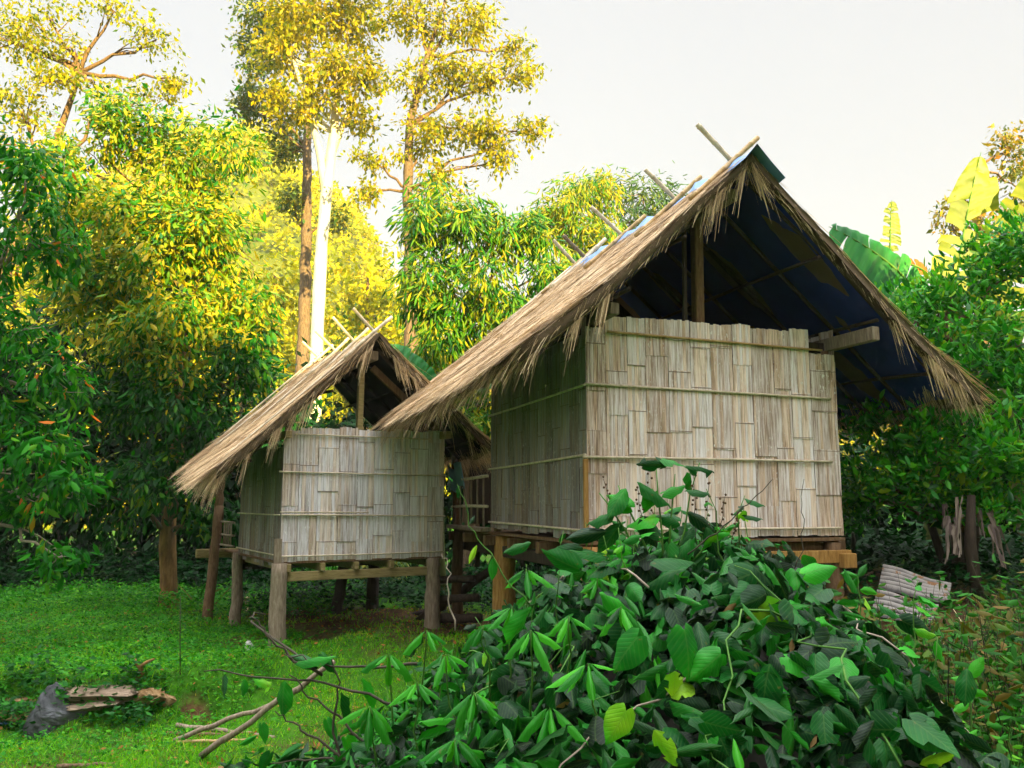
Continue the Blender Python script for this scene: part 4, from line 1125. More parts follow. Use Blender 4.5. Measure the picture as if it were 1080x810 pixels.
b = gp(8.2, 16.6); T = tree('banana_plant', b, 'distant banana plant showing only a small yellow leaf tip above the broad green leaf', 'banana plant')
c = at(940, 300, 16.5); banana_stem(T, b, c, .12)
banana_leaf(T, c, (0, 0, 1), at(943, 200, 16.5)-at(939, 250, 16.5), 1.75, .42, M['banana_gold'], face=(0, -1, 0), tears=.9, stalk=.1)
# behind the small hut
b = gp(-1.1, 14.2); T = tree('banana_plant', b, 'banana plant showing one dark green leaf between the two roofs', 'banana plant')
c = at(462, 420, 14.2); banana_stem(T, b, c, .05)
banana_leaf(T, c, at(440, 375, 14.1)-c, at(410, 362, 13.9)-at(440, 372, 14.), 1.3, .55, M['banana'], face=(-.2, -1, .5), tears=.2, stalk=.1)
banana_leaf(T, c, at(500, 380, 14.1)-c, (1, 0, -.2), 1.3, .5, M['banana'], face=(.2, -1, .5), tears=.3)

# withered leaves hanging under the citrus
T = empty('withered_banana', tuple(gp(4.75, 8.9)), 0, 'grey withered leaves hanging in the shade above the corrugated sheets', 'dead plant')
mb = MB(); b = gp(4.75, 8.9); mb.tube([b+(0, 0, -.1), b+(-.05, 0, .6), b+(.0, 0, 1.1)], [.07, .06, .04], 8); mb.build('stem', M['wood_dark'], T, True, True)
top = b+(.0, -.03, 1.05)
for k in range(11):
    dx = rng.uniform(-.30, .22); p = top+np.array([dx, rng.uniform(-.1, .1), rng.uniform(-.3, .05)])
    V, Ff, R = ribbons(np.repeat(p[None], 3, 0)+rng.normal(0, .012, (3, 3)), np.array([[dx*.8, -.1, -.9]]*3)+rng.normal(0, .1, (3, 3)), rng.normal(0, 1, (3, 3))*[1, .3, .1], np.full(3, rng.uniform(.12, .38)), np.full(3, .035), np.full(3, .1), rng.random(3), 6)
    leaf_object('dead_leaf', [(V+rng.normal(0, .006, V.shape), Ff, R)], M['dryleaf_grey'], T)

# ------------------------------------------------------------------ far wood on the hill
n = 3600
px = rng.uniform(-120, 70, n); py = rng.uniform(52, 112, n); pz = hill_z(px, py)
keep = (px/py > -1.05) & (px/py < .75); px, py, pz = px[keep], py[keep], pz[keep]; n = len(px)
sz = rng.uniform(1.0, 2.3, n)
per = 62
kk = np.repeat(np.arange(n), per)
d = nrm(rng.normal(size=(n*per, 3))); d[:, 2] = np.abs(d[:, 2])*1.15-.25
P = np.stack([px, py, pz+sz*.9], 1)[kk]+d*sz[kk][:, None]*(1-.35*rng.random(n*per)[:, None])
D = nrm(d+rng.normal(0, .6, d.shape)); D[:, 2] -= .3
Nn = d+rng.normal(0, .5, d.shape)
rn = np.clip(rng.random(n)[kk]*.8+rng.normal(.1, .15, n*per), 0, 1)
o = leaf_object('hillside_wood', [leaves_np(P, D, Nn, .58*rng.uniform(.5, 1.4, n*per), .7, 'far', rn)], M['hillwood'])
props(o, 'golden hazy wood covering the hill behind the tall trees', 'wood', kind='stuff')
for u0, v0, v1, lab in ((418, 262, 300, 'slim pale trunk standing highest on the golden hillside'), (428, 290, 345, 'slim pale trunk lower on the golden hillside, near the mango tree')):
    Y = 50.; T = empty('slim_tree', tuple(at(u0, v1, Y)), 0, lab, 'tree')
    trunk(T, [at(u0+1, v1+12, Y), at(u0, v1, Y), at(u0-1, v0, Y)], [.16, .14, .08], M['bark_white'], 7)
    crown([lobe(u0-1, v0-4, Y, 12, 9, .8), lobe(u0+8, v0+6, Y, 8, 6, .6)], M['hillwood'], T, .4, .5, 1.0, 6, .3, .3, kind='far')
for u0, v0, lab in ((395, 330, 'rounded green treetop below the golden hill, above the small roof'), (388, 290, 'pale yellow treetop in front of the hill, right of the white trunk'), (290, 290, 'yellow treetop left of the brown trunk'), (440, 345, 'yellow bushy tree at the foot of the mango tree'), (20, 265, 'yellow sunlit treetop far behind the left edge tree'), (258, 350, 'yellow bushy tree just behind the broad dome'), (392, 372, 'low golden tree behind the ridge poles of the small hut')):
    Y = 38.+rng.random()*5; c = at(u0, v0, Y); b = gp(c[0], Y); T = tree('hill_tree', b, lab, 'tree')
    trunk(T, [b+(0, 0, -.3), (b+c)/2, c], [.2, .15, .06], M['bark'], 8)
    r_ = 22 if v0 == 330 else 40
    crown([lobe(u0, v0, Y, r_, r_*.8, 1.4), lobe(u0-r_*.7, v0+r_*.7, Y, r_*.8, r_*.7, 1.2), lobe(u0+r_*.7, v0+r_*.8, Y, r_*.8, r_*.7, 1.2), lobe(u0, v0+r_*1.4, Y, r_*1.1, r_*.9, 1.2)], M['mango'] if v0 == 330 else M['hillwood'], T, .38, .45, 1.7, 8, .3, .4, kind='far')
# ------------------------------------------------------------------ foreground vine mound
mx_ = np.array([-1.9, -1.45, -1.05, -.70, -.40, -.10, .2, .55, .95, 1.3, 1.6, 1.85, 2.1, 2.5, 3.0, 3.4])
mz_ = np.array([.02, .05, .20, .46, .68, .90, 1.12, 1.34, 1.47, 1.34, 1.05, .70, .36, .14, .06, .03])
def mound_h(x, y):
    zt = np.interp(x, mx_, mz_)*1.0
    f = np.where(y < 4.5, 1-((4.5-y)/2.7)**2, 1-((y-4.5)/1.7)**2)
    return zt*np.clip(f, 0, 1)**.8+.05*np.sin(x*5+y*3)*np.clip(f, 0, 1)+.04*np.sin(x*11-y*6)*np.clip(f, 0, 1)
VM = empty('vine_mound', tuple(gp(.9, 4.3)), 0, 'big mound of glossy broad-leaved vines in the foreground, swallowing the foot of the large hut', 'vines')
gx, gy = np.meshgrid(np.linspace(-2, 3.4, 70), np.linspace(1.9, 6.2, 54))
gzv = mound_h(gx, gy)-.26+rng.normal(0, .02, gx.shape)
V = np.stack([gx, gy, gzv], -1).reshape(-1, 3); i = np.arange(gx.size).reshape(gx.shape)
link('dark_core', np_mesh('dark_core', V, np.stack([i[:-1, :-1], i[:-1, 1:], i[1:, 1:], i[1:, :-1]], -1).reshape(-1, 4), smooth=True), M['stem_dark'], VM, True)  # dark inner core, its colour stands for shade between the leaves
def mound_sample(n, lo, hi, x0=-1.8, x1=3.1, y0=2.2, y1=5.9):
    x = rng.uniform(x0, x1, n); y = rng.uniform(y0, y1, n)
    z = mound_h(x, y); e = .02
    nx_ = -(mound_h(x+e, y)-z)/e; ny_ = -(mound_h(x, y+e)-z)/e
    nn = nrm(np.stack([nx_, ny_, np.ones(n)], 1))
    k = z > .05
    x, y, z, nn = x[k], y[k], z[k], nn[k]
    off = rng.uniform(lo, hi, len(x))
    return np.stack([x, y, z], 1)+nn*off[:, None], nn
def scatter(name, n, lo, hi, kind, L0, L1, W, mat, par=VM, tilt=.55, jit=.7, **kw):
    P, nn = mound_sample(n, lo, hi, **kw); n = len(P)
    a = rng.normal(0, 1, (n, 3)); D = nrm(a-nn*np.sum(a*nn, 1)[:, None])*1.0
    D[:, 2] -= .55; D[:, 1] -= .15; D = nrm(D+nn*rng.normal(.1, .3, n)[:, None])
    Nn = nn+rng.normal(0, tilt, (n, 3)); Nn[:, 1] -= .15
    L = rng.uniform(L0, L1, n)
    rnd = np.clip(.33+.45*(rng.random(n)-.5)+rng.normal(0, .17, n), 0, 1)
    return leaf_object(name, [leaves_np(P, D, Nn, L, W*rng.uniform(.85, 1.15, n), kind, rnd, rng.uniform(.3, 2.2, n))], mat, par, True, kind)
scatter('foliage', 6800, -.26, .03, 'heart', .05, .11, .80, M['vine'], tilt=.7)
scatter('foliage', 1700, -.14, .08, 'heart', .08, .14, .78, M['vine'], x0=-.5, tilt=.75)
scatter('foliage', 3400, -.16, .09, 'ovate', .055, .13, .48, M['vine'], tilt=.75)
scatter('foliage', 300, -.04, .08, 'heart_hole', .10, .18, .80, M['vine'], x0=-.1, tilt=.6)
scatter('foliage', 260, -.04, .08, 'ovate_hole', .10, .17, .55, M['vine'], tilt=.6)
scatter('foliage', 2200, -.14, .10, 'lance', .10, .20, .22, M['lance'], x0=-1.8, x1=1.0, tilt=.7)
scatter('foliage', 900, -.12, .08, 'lance', .08, .16, .22, M['lance'], x0=1.0, x1=3.0, tilt=.7)
scatter('withered_foliage', 240, -.14, .03, 'ovate', .04, .09, .45, M['withered'])
# long trailing stems over the mound
for k in range(26):
    P, nn = mound_sample(1, .0, .05, x0=-1.3, x1=2.4, y0=2.6, y1=4.6)
    if not len(P): continue
    p = P[0]; a = rng.uniform(0, 2*PI); pts = []
    for j in range(14):
        q = p+np.array([math.cos(a), math.sin(a), 0])*.07*j; a += rng.normal(0, .12)
        pts.append((q[0], q[1], float(mound_h(q[0], q[1]))+.05+.03*math.sin(j*.9+k)))
    mb = MB(); mb.tube(pts, np.linspace(.005, .002, 14), 5); mb.build('runner', M['stem_green'] if k % 3 else M['twig'], VM, True, True)

def hero(par, items, mat, name='leaf', twist=.5, k=.78):
    """items: (u, v, Y, screen angle in degrees of the tip, length px, width ratio, kind)"""
    by = {}
    for (u, v, Y, ang, Lp, W, kind) in items:
        p = at(u, v, Y); a = math.radians(ang)
        D = np.array([math.cos(a), rng.normal(-.15, .2), math.sin(a)]); Nn = np.array([rng.normal(0, twist), -.8, .7+rng.normal(0, twist)])
        L = Lp*Y/F
        by.setdefault(kind, []).append((p-nrm(D)*L*.0, D, Nn, L, W, np.clip(rng.normal(.62, .2), 0, 1)))
    for kind, ls in by.items():
        for l_ in ls:
            P, D, Nn, L, W, R = [np.array([x]) for x in l_]
            leaf_object(name, [leaves_np(P, D, Nn, L*k, W, kind, R, rng.uniform(.8, 2.2, 1))], mat, par, True, kind)

hero(VM, [(800, 640, 3.3, -60, 70, .8, 'heart_hole'), (790, 606, 3.4, 200, 60, .8, 'heart'), (672, 672, 3.0, 230, 60, .8, 'heart'), (722, 665, 3.0, -80, 64, .75, 'heart'), (812, 700, 2.9, -110, 62, .7, 'ovate'), (712, 708, 2.9, -88, 42, .65, 'ovate_hole'),
          (925, 728, 3.0, -75, 46, .75, 'heart'), (760, 690, 3.0, 215, 50, .8, 'heart'), (632, 625, 3.4, -20, 62, .45, 'ovate'), (560, 640, 3.3, -110, 55, .5, 'ovate'), (860, 655, 3.3, -60, 55, .7, 'heart'), (885, 690, 3.1, 240, 60, .7, 'heart'),
          (690, 590, 3.7, 10, 58, .7, 'heart'), (720, 600, 3.6, 190, 56, .65, 'heart'), (610, 600, 3.7, 160, 50, .6, 'heart'), (650, 590, 3.8, 200, 46, .7, 'heart'), (850, 605, 3.7, 20, 44, .7, 'heart'), (890, 600, 3.7, -45, 40, .5, 'ovate'), (580, 712, 3.0, -70, 46, .5, 'ovate'), (660, 750, 2.8, -120, 50, .8, 'heart'), (690, 770, 2.7, -60, 60, .45, 'ovate_hole'), (1020, 705, 3.4, 245, 44, .6, 'ovate'), (952, 655, 3.8, -30, 44, .6, 'heart'), (748, 640, 3.3, 250, 52, .8, 'heart_hole'), (560, 572, 3.9, 190, 38, .45, 'ovate')], M['vine'])

# tall seeding plant on top of the mound
SP = empty('seeding_shrub', tuple(at(705, 590, 3.9)), 0, 'tall leafy shoots with brown seed beads rising from the mound before the front wall', 'plant')
Ys = 3.9
stems = [[(700, 600), (698, 560), (694, 520), (692, 492)], [(710, 600), (722, 560), (728, 520), (738, 488)], [(690, 605), (668, 570), (645, 555), (610, 575)], [(690, 600), (672, 555), (655, 520), (652, 512)], [(720, 605), (745, 575), (770, 550)], [(705, 590), (708, 545), (712, 500)], [(680, 600), (660, 560), (640, 530), (632, 520)]]
for s in stems:
    mb = MB(); mb.tube([at(u, v, Ys+.02*i_) for i_, (u, v) in enumerate(s)], np.linspace(.006, .0025, len(s)), 5); mb.build('stem', M['stem_green'], SP, True, True)
hero(SP, [(705, 490, Ys, 185, 34, .55, 'ovate_hole'), (700, 484, Ys, -10, 26, .7, 'heart_hole'), (722, 492, Ys, 8, 34, .5, 'ovate_hole'), (728, 500, Ys, -70, 22, .7, 'heart'), (660, 515, Ys, 230, 40, .6, 'ovate'), (672, 508, Ys, -20, 44, .45, 'ovate'), (650, 540, Ys, 185, 34, .6, 'ovate'), (690, 520, Ys, -110, 26, .8, 'heart'), (690, 545, Ys, 190, 34, .7, 'heart'),
          (640, 560, Ys, 188, 46, .40, 'ovate'), (655, 552, Ys, 235, 44, .45, 'ovate'), (725, 540, Ys, -30, 40, .45, 'ovate'), (745, 556, Ys, -70, 34, .55, 'ovate'), (715, 550, Ys, 160, 26, .7, 'heart'), (635, 585, Ys, 165, 40, .5, 'heart'), (660, 590, Ys, 200, 44, .6, 'heart'), (740, 580, Ys, 20, 40, .5, 'ovate'), (770, 575, Ys, -20, 36, .5, 'heart'), (705, 575, Ys, -100, 32, .7, 'heart'), (700, 520, Ys, 30, 28, .6, 'heart'), (718, 575, Ys, 60, 26, .5, 'ovate'), (665, 535, Ys, 150, 30, .7, 'heart'), (680, 550, Ys, -60, 34, .7, 'heart'), (730, 565, Ys, -140, 36, .6, 'ovate'), (650, 570, Ys, -40, 38, .6, 'ovate'), (755, 590, Ys, -60, 40, .6, 'heart'), (615, 578, Ys, 200, 36, .5, 'ovate'), (625, 600, Ys, -20, 44, .6, 'heart'), (695, 565, Ys, 120, 30, .6, 'heart'), (675, 580, Ys, -120, 36, .7, 'heart')], M['vine'], k=.92)
mbs = MB()
for (u0, v0, u1, v1) in ((655, 560, 636, 505), (690, 560, 682, 500), (745, 575, 748, 508), (758, 575, 765, 520), (680, 560, 672, 515), (735, 575, 731, 512), (770, 580, 778, 540)):
    a, b = at(u0, v0, Ys+.05), at(u1, v1, Ys); pth = smooth_path(a, b, 8, .015)
    mbt = MB(); mbt.tube(pth, np.linspace(.0022, .001, 8), 4); mbt.build('seed_stalk', M['stem_dark'], SP, True, True)
    for q in np.linspace(.35, 1, 9):
        p = a+(b-a)*q+rng.normal(0, .008, 3); r_ = .0055
        mbs.tube([p-(0, 0, r_), p-(0, 0, r_*.5), p+(0, 0, r_*.5), p+(0, 0, r_)], [r_*.3, r_, r_, r_*.3], 6)
o = mbs.build('seed_beads', M['seed'], SP, True, True); o['kind'] = 'stuff'

for k, x_ in enumerate(np.concatenate([rng.uniform(-.9, 1.9, 22), rng.uniform(.3, 1.2, 6)])):
    y_ = rng.uniform(3.6, 4.6); z_ = float(mound_h(x_, y_)); H_ = rng.uniform(.16, .36)
    a = np.array([x_, y_, z_-.1]); b_ = a+np.array([rng.normal(0, .09), rng.normal(0, .06), H_+.1])
    mb = MB(); pth = smooth_path(a, b_, 6, .03); mb.tube(pth, np.linspace(.004, .0018, 6), 5); o = mb.build('sprig', M['stem_green'], VM, True, True)
    n_ = int(rng.integers(4, 8)); q = rng.uniform(.3, 1, n_)[:, None]; P = a+(b_-a)*q+rng.normal(0, .006, (n_, 3))
    D = nrm(np.stack([rng.normal(0, 1, n_), rng.normal(-.2, .7, n_), rng.normal(-.05, .4, n_)], 1))
    lf = leaf_object('sprig_leaves', [leaves_np(P, D, rng.normal(0, .4, (n_, 3))+[0, -.4, .9], rng.uniform(.05, .11, n_), .5, 'ovate', np.clip(rng.normal(.65, .2, n_), 0, 1), rng.uniform(.6, 2, n_))], M['vine'], VM, True, 'ovate')
    lf.parent = o; lf.matrix_parent_inverse = Matrix.Identity(4)

# bare twig to the right and dark-seeded heads
for nm, pts, lab, mt, r0 in (('bare_twig', [(725, 585), (775, 545), (815, 505)], 'long bare twig slanting up before the right part of the front wall', 'stem_dark', .004),
                         ('bare_twig', [(838, 600), (850, 560), (845, 530), (848, 505)], 'thin upright bare twig before the right part of the front wall', 'stem_dark', .0025),
                         ('vine_shoot', [(560, 640), (520, 590), (497, 555), (482, 510)], 'thin vine shoot with small leaves reaching up between the two huts', 'stem_green', .004),
                         ('bare_twig', [(480, 665), (472, 630), (474, 600), (466, 585)], 'pale crooked twig standing at the foot of the small hut\'s right stilt', 'twig', .004)):
    T = empty(nm, tuple(at(pts[0][0], pts[0][1], 3.8)), 0, lab, 'twig' if 'twig' in nm else 'vine')
    mb = MB(); P_ = np.array([at(u, v, 3.8) for u, v in pts])
    q = np.linspace(0, len(pts)-1, 14); C_ = np.stack([np.interp(q, range(len(pts)), P_[:, k]) for k in range(3)], 1); C_[1:-1] += rng.normal(0, .006, (12, 3))
    mb.tube(C_, np.linspace(r0, r0*.4, 14), 5); mb.build('stem', M[mt], T, True, True)
    if nm == 'vine_shoot':
        hero(T, [(495, 553, 3.8, 60, 14, .4, 'ovate'), (484, 512, 3.8, -70, 18, .35, 'ovate'), (520, 588, 3.8, -95, 30, .45, 'ovate'), (541, 640, 3.8, -80, 40, .55, 'heart'), (503, 575, 3.8, 250, 26, .3, 'ovate'), (478, 508, 3.8, 120, 10, .4, 'ovate')], M['vine'])

# lance-leaved whorls on the left shoulder of the mound
LP = empty('lance_plant', tuple(gp(-.35, 4.2)), 0, 'bright plant with whorls of long drooping leaflets on the left shoulder of the vine mound', 'plant')
spots = [(555, 600, 3.9), (600, 650, 3.3), (510, 660, 3.6), (560, 665, 3.2), (470, 690, 3.5), (630, 610, 3.7), (440, 720, 3.6), (500, 730, 3.3), (580, 745, 3.0), (410, 690, 3.9), (655, 640, 3.3), (540, 640, 3.6), (390, 745, 3.6), (480, 780, 3.2), (620, 700, 3.0), (450, 665, 3.9)]
for u, v, Y in spots:
    Ps, Ds, Ns, Ls, Rs = [], [], [], [], []
    p = at(u, v, Y); k = int(rng.integers(5, 8)); a0 = rng.uniform(0, 2*PI)
    mb = MB(); mb.tube(smooth_path(p+np.array([rng.normal(0, .04), .12, -.35]), p, 6, .02), np.linspace(.005, .0028, 6), 5); mb.build('stem', M['stem_green'], LP, True, True)
    for j in range(k):
        a = a0+2*PI*j/k+rng.normal(0, .2); D = np.array([math.cos(a), math.sin(a)*.8-.15, -.45+rng.normal(0, .2)])
        Ps.append(p+D*.012); Ds.append(D); Ns.append([math.cos(a)*.4, math.sin(a)*.4-.3, .9]); Ls.append(rng.uniform(.08, .16)); Rs.append(np.clip(rng.normal(.6, .2), 0, 1))
    leaf_object('whorl', [leaves_np(np.array(Ps), np.array(Ds), np.array(Ns), np.array(Ls), .23, 'lance', np.array(Rs), rng.uniform(.6, 2.2, len(Ps)))], M['lance'], LP, True, 'lance')

# leafy sprays reaching over the grass at the left foot of the mound
SV = empty('trailing_vine', tuple(gp(-.9, 4.6)), 0, 'dark-stemmed vine sprays with a few large hanging leaves over the grass left of the mound', 'vine')
Yl = 4.2
for s in ([(420, 745), (350, 722), (290, 715), (215, 708)], [(400, 800), (360, 760), (330, 735), (305, 712)], [(380, 812), (320, 770), (290, 750)], [(440, 700), (390, 705), (340, 700), (300, 690)], [(340, 712), (300, 690), (278, 665), (264, 650)], [(390, 810), (345, 800), (285, 805)], [(360, 812), (352, 770), (356, 720), (350, 690)]):
    P_ = np.array([at(u, v, Yl) for u, v in s]); q = np.linspace(0, len(s)-1, 14); C_ = np.stack([np.interp(q, range(len(s)), P_[:, k]) for k in range(3)], 1); C_[1:-1] += rng.normal(0, .006, (12, 3))
    mb = MB(); mb.tube(C_, np.linspace(.008, .003, 14), 5); mb.build('stem', M['stem_dark'], SV, True, True)
hero(SV, [(300, 718, Yl, -95, 44, .55, 'ovate'), (285, 720, Yl, 150, 22, .6, 'heart'), (310, 700, Yl, 20, 60, .32, 'ovate'), (335, 705, Yl, 160, 44, .4, 'ovate'), (276, 765, Yl, -80, 24, .6, 'heart'), (235, 715, Yl, -80, 26, .55, 'heart'), (258, 716, Yl, -95, 22, .5, 'ovate'), (360, 730, Yl, -100, 40, .4, 'ovate'), (382, 715, Yl, -80, 46, .35, 'ovate'), (345, 760, Yl, -60, 30, .5, 'heart'), (285, 795, Yl, -110, 26, .7, 'heart'), (320, 790, Yl, 200, 36, .3, 'lance'), (340, 690, Yl, -40, 30, .5, 'heart'), (365, 780, Yl, -70, 34, .6, 'heart'), (272, 775, Yl, 200, 26, .3, 'lance'), (295, 800, Yl, 20, 30, .3, 'lance'), (262, 652, Yl, 10, 14, .3, 'ovate')], M['vine'])
scatter('foliage', 500, -.05, .10, 'lance', .06, .13, .22, M['lance'], par=SV, x0=-1.9, x1=-.5, y0=3.2, y1=5.2)

# ------------------------------------------------------------------ weeds on the right
def weed_patch(name, n, x0, x1, y0, y1, h0, h1, mat, label, leafL, per, stem='twig'):
    x = rng.uniform(x0, x1, n); y = rng.uniform(y0, y1, n); z = np.maximum(gz(x, y), 0)
    H = rng.uniform(h0, h1, n)
    base = np.stack([x, y, z], 1); D = nrm(np.stack([rng.normal(0, .28, n), rng.normal(0, .22, n), np.ones(n)], 1))
    T = empty(name, (float(x.mean()), float(y.mean()), float(z.min())), 0, label, 'weeds')
    X = nrm(rng.normal(0, 1, (n, 3))*[1, .4, 0])
    V1 = ribbons(base, D, X, H, np.full(n, .006), H*.15, rng.random(n), 5)
    st = leaf_object('stalks', [V1], M['stem_dark'] if name == 'dry_weeds' else M[stem], T); st['kind'] = 'stuff'
    k = np.repeat(np.arange(n), per); f = rng.uniform(.3, 1, len(k))
    P = base[k]+D[k]*(H[k]*f)[:, None]; P[:, 2] -= H[k]*.15*f*f
    P += rng.normal(0, .025, P.shape)
    Dd = nrm(rng.normal(0, 1, P.shape)*[1, 1, .5]+[0, 0, -.1])
    lv = leaf_object('leaves', [leaves_np(P, Dd, rng.normal(0, .5, P.shape)+[0, -.3, .8], leafL*rng.uniform(.5, 1.3, len(k)), .42, 'mid', np.clip(rng.random(n)[k]*.6+rng.random(len(k))*.4, 0, 1))], mat, T); lv['kind'] = 'stuff'
    return T
weed_patch('dry_weeds', 1150, 1.9, 4.2, 4.0, 6.4, .7, 1.4, M['weed'], 'brownish dry weeds tangled at the right edge before the citrus tree', .075, 13)
weed_patch('green_weeds', 360, 1.7, 3.4, 3.5, 4.8, .5, 1.0, M['cover'], 'fresh green weeds in the lower right corner', .06, 9, 'stem_green')
weed_patch('grassy_weeds', 90, 3.2, 4.6, 6.6, 7.8, .15, .4, M['weed'], 'short mixed weeds round the corrugated sheets', .05, 8, 'stem_green')
T = blade_clump('dry_straw_tuft', gp(3.6, 6.7)+np.array([0, 0, .1]), 60, .75, 'tuft of long pale dry stems fallen over the weeds right of the corrugated sheets', M['straw'], W=.007, spread=1.8)
for u, v, Y, lab in ((905, 608, 4.6, 'single yellow-green shoot left of the corrugated sheets'), (1022, 716, 3.6, 'bright lone shoot with pointed leaf in the lower right weeds'), (1010, 790, 3.2, 'star-shaped bright shoot at the bottom right')):
    T = empty('shoot', tuple(at(u, v+60, Y)), 0, lab, 'plant')
    mb = MB(); mb.tube(smooth_path(at(u+4, v+70, Y), at(u, v, Y), 6, .01), np.linspace(.005, .002, 6), 5); mb.build('stem', M['stem_green'], T, True, True)
    hero(T, [(u, v, Y, 60, 20 if Y > 4 else 34, .5, 'ovate'), (u, v, Y, -130, 20, .5, 'ovate'), (u, v, Y, 170, 22, .45, 'ovate'), (u+2, v+14, Y, -20, 26, .45, 'ovate'), (u, v+25, Y, 200, 24, .5, 'ovate')], M['lance'])

# ------------------------------------------------------------------ corrugated sheets
def corrugated(A, B, C, D, label, nr=9, amp=.018):
    """A-B back edge, D-C front edge ; ribs run A to B"""
    mb = MB(); A, B, C, D = [np.array(p, float) for p in (A, B, C, D)]
    nu, nv = 8, nr*6; nn = nrm(np.cross(B-A, D-A)); nn = nn*(1 if nn[2] > 0 else -1); vs = []; rr_ = []
    for i in range(nu):
        for j in range(nv+1):
            a, b = i/(nu-1), j/nv; rr_.append(.5+.5*math.sin(2*PI*nr*b)); p = (A*(1-a)+B*a)*(1-b)+(D*(1-a)+C*a)*b
            vs.append(p+nn*(amp*math.sin(2*PI*nr*b)+.01*math.sin(a*7)))
    mb.add(vs, [(i*(nv+1)+j, i*(nv+1)+j+1, (i+1)*(nv+1)+j+1, (i+1)*(nv+1)+j) for i in range(nu-1) for j in range(nv)])
    mb.r = rr_  # valleys coloured darker, standing for groove shade as well as dirt
    o = mb.build('corrugated_sheet', M['iron'], None, True); m_ = o.modifiers.new('t', 'SOLIDIFY'); m_.thickness = .003
    props(o, label, 'roofing sheet'); return o
corrugated(at(931, 597, 8.1), at(1003, 618, 7.7), at(1000, 636, 7.1), at(926, 622, 7.4), 'rusty grey corrugated sheet lying tilted on the rise right of the large hut', 6, .03)
corrugated(at(925, 623, 7.36), at(990, 640, 7.0), at(985, 660, 6.4), at(918, 650, 6.7), 'flatter weathered corrugated sheet lying below and in front of the tilted one', 5, .02)
# pile of earth they rest on
mb_x, mb_y = np.meshgrid(np.linspace(2.6, 4.4, 30), np.linspace(6.2, 8.8, 30))
hz_ = gz(mb_x, mb_y)+.33*np.exp(-(((mb_x-3.35)/.5)**2+((mb_y-7.6)/.7)**2))-.03+rng.normal(0, .008, mb_x.shape)
i = np.arange(900).reshape(30, 30)
o = link('earth_mound', np_mesh('earth_mound', np.stack([mb_x, mb_y, hz_], -1).reshape(-1, 3), np.stack([i[:-1, :-1], i[:-1, 1:], i[1:, 1:], i[1:, :-1]], -1).reshape(-1, 4), smooth=True), M['earth'])
props(o, 'low heap of sandy earth under the corrugated sheets', 'ground', kind='structure')

# ------------------------------------------------------------------ rocks, log, sticks, water
def rock(name, c, r, mat, label, cat='rock', seed=0, rough=.22, rz=0, peak=0):
    """convex hull of random points, subdivided and chipped"""
    import bmesh
    rg = np.random.default_rng(seed); bm = bmesh.new()
    d = nrm(rg.normal(size=(22, 3)))*rg.uniform(.8, 1.05, 22)[:, None]
    d[:, :2] *= (1-peak*np.clip(d[:, 2:3]+.25, 0, 1.2))
    for p in d: bm.verts.new(tuple(p))
    res = bmesh.ops.convex_hull(bm, input=bm.verts)
    bmesh.ops.delete(bm, geom=[g for g in res['geom_interior'] if isinstance(g, bmesh.types.BMVert)], context='VERTS')
    bmesh.ops.bevel(bm, geom=list(bm.edges), offset=.05, segments=2, affect='EDGES', profile=.6)
    bmesh.ops.triangulate(bm, faces=bm.faces)
    for _ in range(2): bmesh.ops.subdivide_edges(bm, edges=bm.edges, cuts=1, use_grid_fill=True)
    bm.normal_update(); ph = rg.uniform(0, 6, 8); cz, sz_ = math.cos(rz), math.sin(rz)
    for v in bm.verts:
        p = np.array(v.co); q = .035*math.sin(9*p[0]+ph[0])*math.sin(8*p[1]+11*p[2]+ph[1])+.022*math.sin(21*p[2]+13*p[0]+ph[2])+rg.normal(0, .008)
        p = p*(1+q)*np.array(r); v.co = (p[0]*cz-p[1]*sz_, p[0]*sz_+p[1]*cz, p[2])
    me = bpy.data.meshes.new(name); bm.to_mesh(me); bm.free()
    o = link(name, me, mat); o.location = tuple(c); return props(o, label, cat)
def onb(u, v, dz=0):
    """ground point seen at pixel"""
    lo, hi = 3., 20.
    for _ in range(40):
        m_ = (lo+hi)/2; p = at(u, v, m_)
        if p[2] > gz(p[0], p[1]): lo = m_
        else: hi = m_
    p = at(u, v, (lo+hi)/2); p[2] += dz; return p
rock('rock', onb(56, 754, -.0), (.27, .2, .34), M['rock_grey'], 'pointed dark grey rock standing left of the split log', seed=3, rough=.25, peak=.42)
rock('rock', onb(66, 756, .02), (.22, .12, .10), M['rock_grey'], 'low grey stone at the right foot of the pointed rock', seed=8)
rock('rock', onb(32, 757, .02), (.22, .14, .07), M['rock_tan'], 'flat pale stone left of the pointed rock', seed=4, rz=.3)
rock('rock', onb(6, 757, .02), (.11, .10, .07), M['rock_tan'], 'small ochre stone by the water at the left edge', seed=5)
rock('rock', onb(22, 744, .03), (.28, .10, .05), M['rock_tan'], 'long flat stone ledge behind the small ochre stone', seed=14)
rock('rock', onb(158, 742, .05), (.17, .13, .10), M['rock_tan'], 'pale flat-topped stone at the right end of the split log', seed=6)
rock('rock', onb(178, 740, .03), (.09, .09, .08), M['rock_tan'], 'small leaning stone right of the pale flat-topped one', seed=7, rz=.8)
rock('pebble', onb(263, 686, .05), (.07, .05, .07), M['rock_white'], 'small white stone in the grass before the hut stilts', seed=9)
rock('pebble', onb(274, 687, .01), (.025, .02, .02), M['rock_white'], 'tiny white pebble just right of the white stone', seed=10)
rock('rock', onb(228, 815, .0), (.14, .10, .05), M['rock_tan'], 'pale stone under the sticks at the bottom edge', seed=11)
